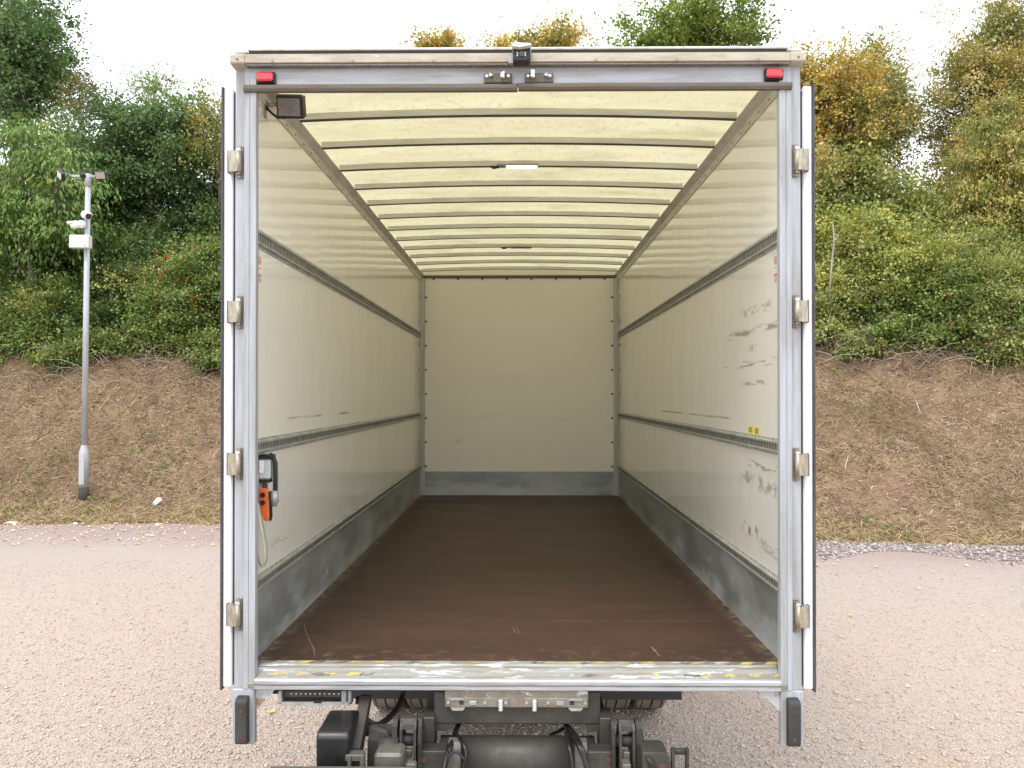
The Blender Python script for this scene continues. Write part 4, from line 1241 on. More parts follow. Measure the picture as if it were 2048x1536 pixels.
# lever, pedestal, motor
G().prism([(3.52, .74), (3.56, .73), (3.80, .905), (3.79, .93), (3.76, .935), (3.52, .80)], 'X', px(708, 3.62), px(729, 3.62)).build('stay_arm', 'chassis_grey', lift)
G().tube([(px(712, 3.78), 3.785, .905), (px(735, 3.78), 3.785, .905)], .018, 12).build('stay_pin', 'lift_dark', lift)
g = G()
for (a, b_) in ((694, 703), (719, 730)):
    g.prism([(px(a + 3, 3.44), .80), (px(b_ - 1, 3.44), .80), (px(b_ + 3, 3.44), .60), (px(a - 6, 3.44), .60)], 'Y', 3.43, 3.46)
g.box(px(690, 3.44), px(726, 3.44), 3.445, 3.50, .775, .803, .004)
g.build('stay_pedestal', 'lift_pale', lift)
G().box(px(748, 3.44), px(805, 3.44), 3.44, 3.56, .60, pz(1507, 3.44), .012).build('lift_motor', 'lift_pale', lift)
G().tube([(px(757, 3.56), 3.57, pz(1496, 3.56)), (px(797, 3.56), 3.57, pz(1496, 3.56))], .045, 16).build('motor_drum', 'lift_grey', lift)
G().tube([(px(738, 3.42), 3.43, .735), (px(768, 3.42), 3.43, .735)], .022, 12).build('motor_coupling', 'rust_bolt', lift)
G().box(px(812, 3.42), px(832, 3.42), 3.42, 3.46, .60, pz(1527, 3.42), .006).build('valve_block', 'lift_pale', lift)
G().prism([(3.60, .64), (3.78, .64), (3.78, .80), (3.70, .83), (3.62, .79)], 'X', px(738, 3.65), px(790, 3.65)).build('pump_plate', 'lift_dark', lift)
G().tube([(px(733, 3.7), 3.70, .80), (px(748, 3.7), 3.69, .81), (px(770, 3.7), 3.68, .80), (px(792, 3.7), 3.66, .785)], .024, 10).build('hydraulic_hose', 'rubber', lift)
# hoses and cables
def bez(pts, n_=8):
    P = [Vector(p) for p in pts]; o_ = []
    for i in range(len(P) - 1):
        p0, p1, p2, p3 = [P[max(0, min(len(P) - 1, i + q))] for q in (-1, 0, 1, 2)]
        for q in range(n_):
            t = q / n_
            o_.append(0.5 * ((2 * p1) + (p2 - p0) * t + (2 * p0 - 5 * p1 + 4 * p2 - p3) * t * t + (3 * p1 - p0 - 3 * p2 + p3) * t ** 3))
    o_.append(P[-1])
    return o_
def cable(pts, r, nm='cable', mat='black_plastic'):
    return G().tube(bez([(px(a, Y), Y, pz(b_, Y)) for a, b_, Y in pts]), r, 8).build(nm, mat, lift)
cable([(807, 1372, 4.1), (804, 1392, 4.08), (795, 1415, 4.0), (776, 1437, 3.9), (752, 1450, 3.78), (735, 1446, 3.74)], .0145, 'hydraulic_hose', 'rubber')
cable([(733, 1438, 3.72), (746, 1446, 3.74), (752, 1452, 3.76), (770, 1460, 3.7), (790, 1466, 3.62)], .011, 'hydraulic_hose', 'rubber')
cable([(923, 1440, 3.85), (912, 1462, 3.78), (902, 1490, 3.6), (893, 1520, 3.56), (888, 1545, 3.54)], .010)
cable([(915, 1447, 3.83), (906, 1470, 3.7), (896, 1500, 3.57), (886, 1545, 3.5)], .007)
cable([(914, 1468, 3.70), (926, 1485, 3.60), (932, 1505, 3.57), (928, 1525, 3.56), (920, 1545, 3.56)], .009)
cable([(930, 1518, 3.55), (915, 1503, 3.56), (900, 1507, 3.56), (892, 1525, 3.54)], .006)
cable([(1126, 1440, 3.85), (1140, 1462, 3.76), (1155, 1485, 3.6), (1167, 1510, 3.56), (1176, 1545, 3.54)], .012)
cable([(1132, 1446, 3.83), (1150, 1466, 3.7), (1163, 1490, 3.58), (1172, 1520, 3.55), (1180, 1545, 3.53)], .008)
cable([(1132, 1462, 3.72), (1136, 1485, 3.61), (1142, 1510, 3.57), (1146, 1545, 3.55)], .009)
cable([(1100, 1468, 3.80), (1118, 1460, 3.84), (1132, 1452, 3.86)], .008)
# ================================================================== lamp column
LX, LY = px(163, 15.6), 15.6
LZ = float(bank_h(LX, LY))
lc = empty('lamp_column', (LX, LY, LZ - 0.08), 'galvanised lamp column with two floodlights and two white cameras on the dry bank', 'lamp post')
mp = 15.6 / FOC
def L(x, y): return LX + (x - 163 - (995 - y) * 0.0108) * mp, LZ + (995 - y) * mp
g = G().tube([(LX, LY, LZ - .15), (LX, LY, LZ + .20)], .092, 20)
g.build('column_base', 'post_black', lc)
h = lambda y: LZ + (995 - y) * mp
G().tube([(LX, LY, h(975)), (LX, LY, h(905)), (LX, LY, h(903)), (LX, LY, h(890)), (LX, LY, h(889))], [.091, .091, .088, .055, .054], 20).build('column_door_section', 'galv_post', lc)
G().box(LX - .05, LX + .05, LY - .095, LY - .086, h(968), h(915), .006).build('access_door', 'galv_post', lc)
sh = G().tube([(LX, LY, h(889)), (LX, LY, h(368))], [.056, .047], 18).build('shaft', 'galv_post', lc)
G().tube([(LX, LY, h(369)), (LX, LY, h(344)), (LX, LY, h(343))], [.055, .055, .04], 18).build('spigot', 'galv_post', lc)
def LXp(x): return LX + (x - 170) * mp
arm = G().box(LXp(135), LXp(196), LY - .022, LY + .022, h(350), h(346), .004).build('cross_arm', 'galv_post', lc)
G().ball((LXp(163), LY - .07, h(348)), .055, 12, (1, 1, .95)).build('photocell', 'black_plastic', lc)
def flood(x, y, rot, tilt):
    M = Matrix.Translation((LXp(x), LY - .10, h(y))) @ rot
    o = G().box(-.115, .115, -.03, .035, -.08, .08, .012, M).build('floodlight', 'black_plastic', lc)
    G().box(-.093, .093, -.034, -.0301, -.060, .060, .001, M).build('lens', 'flood_lens', o)
    G().tube([M @ Vector((-.12, .02, 0)), M @ Vector((-.12, .09, .05)), M @ Vector((0, .11, .06)), M @ Vector((.12, .09, .05)), M @ Vector((.12, .02, 0))], .010, 6).build('stirrup', 'black_plastic', o)
    return o
flood(201.5, 349, Matrix.Rotation(R(-4), 4, 'Z') @ Matrix.Rotation(R(18), 4, 'X'), 0)
flood(121, 349, Matrix.Rotation(R(38), 4, 'Y') @ Matrix.Rotation(R(-30), 4, 'Z') @ Matrix.Rotation(R(35), 4, 'X'), 0)
G().tube([(LXp(137), LY - .02, h(348)), (LXp(130), LY - .05, h(345)), (LXp(126), LY - .08, h(347))], .014, 8).build('arm_bracket', 'galv_post', lc)
def cctv(x, y, d):
    bx_, bz_ = LXp(x), h(y)
    o = G().ball((bx_, LY - .10, bz_), .078, 16).build('security_camera', 'white_plastic', lc)
    c0 = Vector((bx_, LY - .10, bz_)); d = Vector(d).normalized()
    G().tube([c0 + d * .02, c0 + d * .10, c0 + d * .19], [.062, .066, .060], 14).build('camera_barrel', 'white_plastic', o)
    G().tube([c0 + d * .19, c0 + d * .196], .052, 14).build('lens', 'dark_lens', o)
    s_ = Vector((0, 0, 1)).cross(d).normalized(); u = d.cross(s_)
    A = Matrix((s_, d, u)).transposed().to_4x4(); A.translation = c0
    G().prism([(-.07, .03), (-.05, .068), (.05, .068), (.07, .03), (.066, .03), (.047, .063), (-.047, .063), (-.066, .03)], 'Y', .06, .235, A).build('sun_shield', 'white_plastic', o)
    G().tube([(bx_, LY - .03, bz_), (bx_, LY - .09, bz_)], .05, 14).build('mount', 'white_plastic', o)
cctv(171, 428, (.75, -.75, -.35))
cctv(164, 447, (-.95, -.35, -.20))
jb = G().box(LXp(144.5), LXp(184), LY - .20, LY - .06, h(496), h(470), .010).build('junction_box', 'grey_box', lc)
G().box(LXp(152.5), LXp(167), LY - .2022, LY - .2002, h(493.5), h(484), 0).build('sticker', 'label_white', jb)
for q in (1, 3, 5):
    G().box(LXp(153.5), LXp(166 - (q % 3)), LY - .2030, LY - .2023, h(484.6 + q * 1.3), h(484.1 + q * 1.3)).build('print_line', 'lift_grey', jb)
G().tube([(LXp(176), LY - .2005, h(492)), (LXp(176), LY - .205, h(492))], .010, 8).build('lock', 'bolt_steel', jb)
lc.rotation_euler = (0, R(0.62), 0)

# ================================================================== vegetation
RNG = np.random.default_rng(7)
def unit(v): return v / np.maximum(np.linalg.norm(v, axis=1, keepdims=True), 1e-9)

def leaf_quads(c, axis, nrm, ln, wd, fold=0.25):
    """kite shaped leaves: base, two shoulders, tip"""
    side_ = unit(np.cross(axis, nrm))
    up = unit(np.cross(side_, axis))
    ln = ln[:, None]; wd = wd[:, None]
    a = c - axis * ln * .5
    b = c - axis * ln * .02 + side_ * wd * .5 + up * wd * fold
    d = c - axis * ln * .02 - side_ * wd * .5 + up * wd * fold
    t = c + axis * ln * .5 - up * ln * .10
    v = np.stack([a, b, t, d], 1).reshape(-1, 3)
    q = np.arange(len(v)).reshape(-1, 4)
    return v, q

def sprays(rng, lobes, n_cl, per, spread, flat=0.5, shell=0.62, droop=0.0, ln=(.06, .10), ar=.6, up_bias=.6, lump=.16, shoots=.14):
    lob = np.array(lobes, float)
    vol = lob[:, 3] * lob[:, 4] * lob[:, 5]
    k = rng.choice(len(lob), n_cl, p=vol / vol.sum())
    d = unit(rng.normal(size=(n_cl, 3)))
    r = (shell + (1 - shell) * rng.random(n_cl) ** .6)
    ph = rng.random(6) * 6.28
    r = r * (1 + lump * np.sin(d[:, 0] * 5 + ph[0] + k) + lump * np.sin(d[:, 2] * 6 + ph[1]) * .8 + lump * np.sin(d[:, 1] * 7 + d[:, 0] * 4 + ph[2]) * .8)
    sh_ = rng.random(n_cl) < shoots
    r = np.where(sh_, r * rng.uniform(1.15, 1.55, n_cl), r)
    cc = lob[k, :3] + d * lob[k, 3:] * r[:, None]
    cd_ = unit(d + rng.normal(size=(n_cl, 3)) * .45 + np.array([0, 0, .25 - droop]))
    m_ = rng.poisson(np.where(sh_, per * .45, per * rng.uniform(.6, 1.4, n_cl))) + 3
    idx = np.repeat(np.arange(n_cl), m_)
    nL = len(idx)
    sp = spread * (0.6 + 0.8 * rng.random(n_cl))
    # leaf positions: stretched along the twig, flattened across
    t = rng.normal(size=nL) * .55
    loc = cd_[idx] * (t * sp[idx])[:, None] + rng.normal(size=(nL, 3)) * (sp[idx] * .36)[:, None] * np.array([1, 1, flat])
    loc[:, 2] -= droop * np.abs(t) * sp[idx] * .5
    c = cc[idx] + loc
    ax = unit(cd_[idx] * .6 + unit(loc + 1e-6) * .6 + rng.normal(size=(nL, 3)) * .45 + np.array([0, 0, -droop * .9]))
    nr = unit(rng.normal(size=(nL, 3)) * .42 + np.array([0, -.12, up_bias + .25]) + .40 * d[idx])
    l_ = rng.uniform(ln[0], ln[1], nL)
    v, q = leaf_quads(c, ax, nr, l_, l_ * ar * rng.uniform(.8, 1.2, nL))
    tint = np.clip(.5 + .30 * rng.normal(size=n_cl), 0, 1)[idx]
    return v, q, cc, tint

def branches(rng, base, tips, r0, n_limb=7, n_twig=60, h0=.3):
    """trunk with limbs towards the crown and thin twigs out to the sprays"""
    g = G()
    base = np.array(base, float)
    ctr = tips.mean(0)
    hgt = ctr[2] - base[2]
    top = np.array([ctr[0], ctr[1], ctr[2] + .3 * (tips[:, 2].max() - ctr[2])])
    tr_ = []
    for i in range(7):
        f = i / 6
        p = base * (1 - f) + top * f
        p = p + np.array([math.sin(f * 5 + base[0]) * .06, math.cos(f * 4 + base[1]) * .06, 0]) * hgt * .25 * min(1, f * 3)
        tr_.append(p)
    g.tube(tr_, [r0 * (1.25 if i == 0 else 1) * (1 - .72 * i / 6) for i in range(7)], 8)
    limbs = []
    sel = rng.choice(len(tips), min(n_limb, len(tips)), replace=False)
    for s_ in sel:
        f = rng.uniform(h0, .85)
        i = int(f * 6); a = tr_[i] + (tr_[min(i + 1, 6)] - tr_[i]) * (f * 6 - i)
        b_ = tips[s_]
        m_ = (a + b_) / 2 + np.array([0, 0, .12 * np.linalg.norm(b_ - a)])
        P = [a, a * .55 + m_ * .45, m_, m_ * .4 + b_ * .6, b_]
        rr_ = r0 * .38 * (1 - .5 * f)
        g.tube(P, [rr_, rr_ * .8, rr_ * .6, rr_ * .42, rr_ * .22], 6)
        limbs += P[1:4]
    if limbs:
        limbs = np.array(limbs)
        for s_ in rng.choice(len(tips), min(n_twig, len(tips)), replace=False):
            b_ = tips[s_]
            j = np.argmin(((limbs - b_) ** 2).sum(1))
            a = limbs[j]
            m_ = (a + b_) / 2 + rng.normal(size=3) * .08
            g.tube([a, m_, b_ + (b_ - m_) * .25], [r0 * .10 + .004, r0 * .07 + .003, .003], 4, caps=False)
    return g

def plant(name, base, lobes, mat, n_cl, per, spread, label, cat, group, r0=.08, seed=1, trunk='bark', crown='crown', stem='trunk', n_limb=7, n_twig=60, **kw):
    rng = np.random.default_rng(seed)
    root = empty(name, base, label, cat, group)
    v, q, cc, tn = sprays(rng, lobes, n_cl, per, spread, **kw)
    v = v - np.array(base)
    np_mesh(crown, v, q, mat, parent=root, tint=tn)
    branches(rng, base, cc, r0, n_limb, n_twig).build(stem, trunk, root)
    return root, cc

def gz(x, y): return float(bank_h(x, y))

def tree_px(name, cx, cyy, Y, rx, rz, mat, label, n_cl, per, spread, lobes=None, seed=1, cat='tree', group=None, r0=.12, **kw):
    """crown centre measured on the photograph at depth Y; lobes given relative to it in metres"""
    X, Z = px(cx, Y), pz(cyy, Y)
    if lobes is None:
        lobes = [(0, 0, 0, 1, .9, 1)]
    elif lobes is BL:
        lobes = blobs(seed)
    LB = [(X + a * rx, Y + b_ * rx, Z + c_ * rz, d * rx, e * rx, f * rz) for a, b_, c_, d, e, f in lobes]
    bx_ = kw.pop('bx', 0.0)
    base = (X + bx_, Y + .2, gz(X + bx_, Y + .2) - .05)
    return plant(name, base, LB, mat, n_cl, per, spread, label, cat, group, r0, seed, **kw)

def blobs(seed, n_=13, flat=.8, r=(.24, .46)):
    # many unequal clumps instead of one ball
    rg = np.random.default_rng(seed + 900); o_ = [(0, 0, -.05, .55, .55, .55)]
    for i in range(n_):
        d = rg.normal(size=3); d /= np.linalg.norm(d); q = rg.uniform(.40, .90)
        s_ = rg.uniform(*r)
        o_.append((d[0] * q, d[1] * q * .9, d[2] * q, s_, s_, s_ * flat))
    return o_
BL = [(0, 0, 0, .8, .8, .8), (-.45, .1, -.35, .6, .6, .5), (.5, -.1, -.25, .55, .6, .5), (.1, 0, .55, .5, .5, .5), (-.35, -.2, .35, .45, .4, .4), (.4, .2, .4, .4, .4, .35)]
# --- left of the truck
tree_px('oak_tree', 15, 95, 24.5, 2.2, 3.3, 'leaf_oak', 'tall dark green oak standing highest above the lamp column', 330, 75, .55, BL, 11, r0=.22, ln=(.09, .15), ar=.65, up_bias=.5)
tree_px('oak_tree', 300, 300, 22.3, 2.35, 2.1, 'leaf_oak', 'broad dense dark oak between the lamp column and the truck', 420, 80, .42, BL, 12, r0=.16, ln=(.08, .13), ar=.6, up_bias=.5)
tree_px('dead_leaved_sapling', 158, 195, 23.3, .45, .85, 'leaf_dead', 'thin brown dead-leaved sapling beside the tall dark oak', 60, 28, .35, None, 13, r0=.05, droop=.6, ln=(.06, .10))
tree_px('cherry_tree', 60, 370, 19.8, 1.75, 1.55, 'leaf_cherry', 'light green cherry with long drooping leaves overhanging behind the lamp column', 300, 46, .36,
        [(.1, -.1, .75, .55, .4, .14), (-.5, 0, .55, .6, .5, .16), (.45, -.2, .35, .5, .4, .14), (-.2, .1, .2, .8, .6, .16), (.75, -.3, -.05, .45, .35, .12), (-.6, 0, -.15, .7, .5, .16),
         (.35, -.1, -.35, .6, .4, .14), (-.3, 0, -.55, .8, .5, .18), (.55, -.2, -.72, .5, .35, .14), (0, .1, -.85, .7, .5, .18)], 14, r0=.09, droop=.9, ln=(.10, .165), ar=.34, up_bias=.5)
tree_px('willow_sapling', 300, 178, 23.4, .85, .85, 'leaf_hedge', 'thin feathery sapling poking up above the broad dark oak', 80, 26, .40, None, 15, r0=.05, droop=-.4, ln=(.06, .10), ar=.3)
tree_px('willow_sapling', 428, 262, 21.2, .75, 1.0, 'leaf_tan', 'sparse yellowish sapling showing beside the left truck door', 70, 26, .38, None, 16, r0=.05, ln=(.08, .13), ar=.4)
# --- seen above the truck's roof
tree_px('ash_tree', 875, 140, 27.5, .85, 1.35, 'leaf_maple', 'small orange tree top showing left of the reversing camera above the truck roof', 150, 50, .35, BL, 21, r0=.10, ln=(.09, .14))
tree_px('ash_tree', 1082, 140, 27.5, 1.6, 1.75, 'leaf_maple', 'orange and green tree top rising behind the reversing camera on the truck roof', 300, 55, .4, BL, 22, r0=.14, ln=(.09, .14))
tree_px('lime_tree', 1370, 110, 27.0, 2.55, 2.35, 'leaf_lime', 'big bright green round tree standing behind the truck roof', 380, 70, .5, BL, 23, r0=.2, ln=(.09, .14), ar=.75)
# --- right of the truck
tree_px('maple_tree', 1640, 215, 21.6, 1.45, 1.85, 'leaf_maple', 'orange yellow maple closest to the right truck door', 330, 80, .40, BL, 31, r0=.13, ln=(.06, .10), ar=.8)
tree_px('maple_tree', 1752, 235, 22.8, 1.2, 2.0, 'leaf_rust', 'narrow rust and green maple between the orange maple and the tall brown-topped tree', 280, 80, .40,
        [(0, 0, 0, .8, .8, .8), (-.3, 0, .6, .5, .5, .4), (.55, 0, .1, .45, .4, .45), (-.5, 0, -.4, .5, .5, .4)], 32, r0=.12, ln=(.055, .095), ar=.8)
tree_px('maple_tree', 1975, 205, 22.4, 1.75, 2.5, 'leaf_rust', 'tallest brown-topped maple at the right end of the tree line', 500, 85, .42,
        [(0, 0, -.1, .85, .8, .8), (.35, 0, .75, .45, .45, .4), (.3, 0, 1.05, .25, .25, .25), (-.55, 0, -.3, .5, .5, .5), (-.3, 0, .45, .5, .5, .35), (.6, 0, .2, .6, .6, .6)], 33, r0=.2, ln=(.055, .095), ar=.8)
tree_px('chestnut_sapling', 1985, 340, 18.6, 1.0, 1.55, 'leaf_tan', 'tan and green sapling with long hanging leaves in front of the tallest maple', 260, 48, .30,
        [(.1, 0, .9, .3, .25, .14), (-.1, 0, .6, .5, .4, .13), (.3, -.1, .35, .6, .4, .13), (-.35, 0, .1, .6, .4, .13), (.4, 0, -.1, .7, .5, .14), (-.55, -.1, -.35, .6, .4, .12), (.2, 0, -.5, .8, .5, .14), (-.2, .1, -.75, .8, .5, .14)], 34, r0=.06, droop=.7, ln=(.075, .13), ar=.36)

# --- shrubs on the slope
def shrub(name, cx, cyy, Y, rx, rz, mat, label, n_cl, per, spread, seed, group=None, **kw):
    kw.setdefault('ln', (.05, .085)); kw.setdefault('ar', .72)
    return tree_px(name, cx, cyy, Y, rx, rz, mat, label, n_cl, per, spread, BL, seed, 'shrub', group, .035, crown='foliage', stem='stems', n_limb=14, n_twig=90, **kw)

ORD = ['nearest', 'second', 'third', 'fourth', 'fifth', 'sixth', 'seventh', 'eighth', 'ninth', 'tenth', 'eleventh', 'twelfth']
def bush(name, X, s, rx, rz, mat, label, n_cl, per, spread, seed, group, lobes=None, **kw):
    # a shrub rooted on the slope, its sprays kept above the soil
    kw.setdefault('ln', (.05, .085)); kw.setdefault('ar', .72)
    rng = np.random.default_rng(seed)
    Y = float(foot(float(X))) + s
    base = (X, Y, gz(X, Y) - .05)
    root = empty(name, base, label, 'shrub', group)
    LB = [(X + a * rx, Y + b_ * rx, base[2] + rz * (.55 + .75 * c_), d * rx, e * rx, f * rz) for a, b_, c_, d, e, f in (lobes or blobs(seed, 12))]
    v, q, cc, tn = sprays(rng, LB, n_cl, per, spread, lump=.24, **kw)
    V = v.reshape(-1, 4, 3); c = V.mean(1); g_ = bank_h(c[:, 0], c[:, 1])
    low = c[:, 2] < g_ + .03
    V[low, :, 2] += (g_[low] + .03 + rng.random(low.sum()) * .22 - c[low, 2])[:, None]
    np_mesh('foliage', V.reshape(-1, 3) - np.array(base), q, mat, parent=root, tint=tn)
    # arching stems from the root out through the leaves
    g = G()
    for i in range(26):
        t_ = cc[rng.integers(len(cc))]
        p0 = np.array([X + rng.normal() * rx * .35, Y + rng.normal() * .2, 0]); p0[2] = gz(p0[0], p0[1]) - .03
        m_ = (p0 + t_) / 2 + [0, 0, .25 + .2 * rng.random()]
        e_ = t_ + (t_ - m_) * .5 * rng.random() + [0, 0, -.05]
        g.tube([p0, p0 * .5 + m_ * .5 + [0, 0, .06], m_, t_ * .6 + m_ * .4, e_], [.012, .010, .008, .006, .003], 4, caps=False)
    g.build('stems', 'twig', root)
    return root
bush('hawthorn_shrub', -7.6, 5.3, 1.35, 1.75, 'leaf_bramble', 'hawthorn with red berries growing beside the left truck door', 270, 68, .30, 41, None)
bush('elder_shrub', -9.7, 6.0, 1.3, 1.9, 'leaf_dark', 'dark shrub directly behind the lamp column cameras', 260, 62, .34, 42, None)
bush('pale_shrub', 8.4, 6.2, 1.6, 2.0, 'leaf_yellow_green', 'tall yellow-green shrub below the rust and green maple', 360, 66, .34, 43, None)
bush('willow_shrub', 9.8, 5.8, 1.4, 1.6, 'leaf_hedge', 'soft grey-green willow shrub under the tan sapling', 300, 66, .36, 44, None, ln=(.06, .11), ar=.3)
GL = 'bramble bushes along the top of the dry bank'
def row(side, xs_, s0, rz0, what, seed, mats, n_cl, per=62, spread=.25, rxs=(.75, 1.15), **kw):
    r_ = random.Random(seed)
    for i, x in enumerate(xs_):
        mt = mats[r_.randrange(len(mats))]
        rx = r_.uniform(*rxs); rz = rz0 * r_.uniform(.7, 1.35)
        where = 'the left door' if side == 'L' else 'the right door'
        lab = '%s, %s out from %s' % (what, ORD[i], where)
        bush('bramble_bush' if 'bramble' in what else 'mixed_shrub', x, s0 + r_.uniform(-.45, .45), rx, rz, mt, lab, n_cl, per, spread, seed * 50 + i, GL if 'bramble' in what else 'mixed shrubs filling the slope', **kw)
row('L', [-5.0, -5.8, -6.7, -7.5, -8.3, -9.1, -9.9, -10.7, -11.5, -12.3], 4.75, .50, 'low bramble bush edging the dry grass', 60, ['leaf_bramble', 'leaf_bramble', 'leaf_hedge', 'leaf_dark'], 95, 50, .24, (.55, .85))
row('L', [-5.0, -5.9, -6.8, -7.7, -8.6, -9.5, -10.4, -11.3, -12.3], 5.5, 1.2, 'waist-high bramble bush behind the low ones', 61, ['leaf_bramble', 'leaf_bramble', 'leaf_dark', 'leaf_hedge'], 200, 60, .28, (.85, 1.2))
row('L', [-5.6, -6.8, -8.0, -9.3, -10.6, -11.9, -13.2], 6.5, 1.55, 'tall mixed shrub above the brambles', 62, ['leaf_dark', 'leaf_bramble', 'leaf_bramble'], 260, 60, .34, (1.0, 1.4), ln=(.06, .10))
row('L', [-6.2, -7.8, -9.4, -11.2, -13.0], 8.0, 1.75, 'tall dark thicket shrub under the oaks', 63, ['leaf_dark', 'leaf_oak'], 260, 60, .42, (1.3, 1.7), ln=(.07, .12))
row('R', [4.9, 5.6, 6.4, 7.2, 8.0, 8.8, 9.6, 10.4], 4.95, .6, 'low bramble bush edging the dry grass', 64, ['leaf_bramble', 'leaf_bramble', 'leaf_hedge'], 110, 52, .24, (.6, .9))
row('R', [4.9, 5.8, 6.7, 7.6, 8.5, 9.4, 10.4, 11.4], 5.7, 1.05, 'waist-high bramble bush behind the low ones', 65, ['leaf_bramble', 'leaf_hedge', 'leaf_yellow_green'], 180, 60, .28, (.8, 1.15))
row('R', [5.2, 6.4, 7.6, 8.9, 10.2, 11.6], 6.8, 1.25, 'tall mixed shrub above the brambles', 66, ['leaf_hedge', 'leaf_yellow_green', 'leaf_hedge'], 220, 60, .34, (1.0, 1.4), ln=(.06, .10))
row('R', [6.0, 7.5, 9.2, 11.0], 8.1, 1.45, 'tall thicket shrub under the maples', 67, ['leaf_hedge', 'leaf_bramble', 'leaf_tan'], 240, 60, .42, (1.2, 1.6), ln=(.07, .12))
for i, (x, s_) in enumerate(((-3.6, 5.4), (-2.0, 5.6), (-.4, 5.3), (1.2, 5.6), (2.8, 5.4), (4.0, 5.5), (-4.2, 7.4), (-2.3, 7.6), (-.3, 7.4), (1.7, 7.6), (3.6, 7.5))):
    bush('mixed_shrub', x, s_, 1.25, 1.2, ('leaf_bramble', 'leaf_hedge', 'leaf_dark')[i % 3], '%s shrub behind the truck body, %s in from the left door' % (('low', 'tall')[i > 5], ORD[i % 6]), 110, 45, .38, 300 + i, 'shrubs hidden behind the truck', ln=(.07, .11))
bush('hazel_shrub', 6.9, 8.6, 1.3, 2.4, 'leaf_rust', 'brownish hazel shrub directly under the orange maple', 300, 66, .36, 47, None, ln=(.07, .11))
bush('hazel_shrub', 8.7, 9.2, 1.4, 2.6, 'leaf_hedge', 'green hazel shrub in the gap between the maples', 320, 66, .36, 48, None, ln=(.07, .11))
bush('hazel_shrub', 11.2, 8.6, 1.5, 2.7, 'leaf_rust', 'brownish hazel shrub under the tallest maple', 320, 66, .36, 49, None, ln=(.07, .11))
bush('holly_shrub', -12.8, 9.4, 1.8, 3.4, 'leaf_oak', 'dark evergreen shrub under the tallest oak', 340, 70, .42, 50, None, ln=(.08, .12))
bush('holly_shrub', -8.0, 8.6, 1.6, 2.6, 'leaf_oak', 'dark evergreen shrub under the broad dense oak', 320, 70, .40, 51, None, ln=(.08, .12))
for i, x in enumerate((-13.6, -14.8, -16.0, -17.3, -18.6)):
    bush('bramble_bush', x, 5.2, 1.1, 1.0, ('leaf_bramble', 'leaf_hedge')[i % 2], 'bramble bush beyond the cherry tree, %s out from it' % ORD[i], 120, 50, .30, 400 + i, GL)
    bush('mixed_shrub', x - .5, 7.4, 1.6, 2.3, ('leaf_dark', 'leaf_oak')[i % 2], 'tall dark shrub beyond the tallest oak, %s out from it' % ORD[i], 170, 55, .42, 410 + i, 'mixed shrubs filling the slope', ln=(.08, .12))
for i, x in enumerate((12.0, 13.4)):
    bush('mixed_shrub', x, 6.2, 1.5, 1.9, 'leaf_hedge', 'tall green shrub beyond the tallest maple, %s out from it' % ORD[i], 170, 55, .40, 420 + i, 'mixed shrubs filling the slope', ln=(.08, .12))
# slim pale stem standing among the right hand shrubs
ps = G().tube([(px(1656, 17.6), 17.6, pz(600, 17.6)), (px(1660, 17.6), 17.58, pz(540, 17.6)), (px(1665, 17.6), 17.55, pz(480, 17.6)), (px(1662, 17.6), 17.55, pz(450, 17.6))], [.026, .022, .017, .009], 8)
ps.tube([(px(1664, 17.6), 17.56, pz(500, 17.6)), (px(1672, 17.6), 17.5, pz(470, 17.6)), (px(1680, 17.6), 17.5, pz(462, 17.6))], [.012, .008, .004], 6)
tag(ps.build('bare_sapling', 'pale_bark', None), 'slim bare pale stem among the shrubs beside the right truck door', 'sapling')
# berries on the hawthorn
rng = np.random.default_rng(5)
hb = [o for o in COL.objects if o.name.startswith('hawthorn_shrub')][0]
g = G()
for i in range(90):
    d = rng.normal(size=3); d /= np.linalg.norm(d); d[1] = -abs(d[1])
    p = np.array([-7.5, 19.6, 5.1]) + d * np.array([1.15, 1.2, .85]) * rng.uniform(.85, 1.1)
    g.ball(tuple(p), rng.uniform(.014, .024), 6)
bo = g.build('berry', 'berry', hb, kind='stuff')

# --- dead stems sticking out at the foot of the brambles
rng = np.random.default_rng(17)
g = G()
def bank_pts(n_, x0, x1, s0, s1):
    x = rng.uniform(x0, x1, n_); s_ = rng.uniform(s0, s1, n_)
    y = foot(x) + s_
    return x, y, bank_h(x, y)
for rgn in ((-11, -5, 3.8, 5.0, 150), (4.6, 9.5, 4.2, 5.2, 170), (-5, 4.6, 4.0, 5.2, 60)):
    x, y, z = bank_pts(rgn[4], *rgn[:4])
    for i in range(rgn[4]):
        a = rng.uniform(0, 6.28); l_ = rng.uniform(.4, 1.3)
        d = np.array([math.cos(a), math.sin(a) * .6 - .25, rng.uniform(-.1, .7)]); d /= np.linalg.norm(d)
        p = np.array([x[i], y[i], z[i] + .02])
        P = [p, p + d * l_ * .4 + [0, 0, .08], p + d * l_ * .75 + [0, 0, .02], p + d * l_ + [0, 0, -.12]]
        g.tube(P, [.009, .007, .005, .003], 4, caps=False)
tag(g.build('dead_stems', 'twig', None), 'tangle of dead bramble stems along the foot of the bushes', 'stems', kind='stuff')

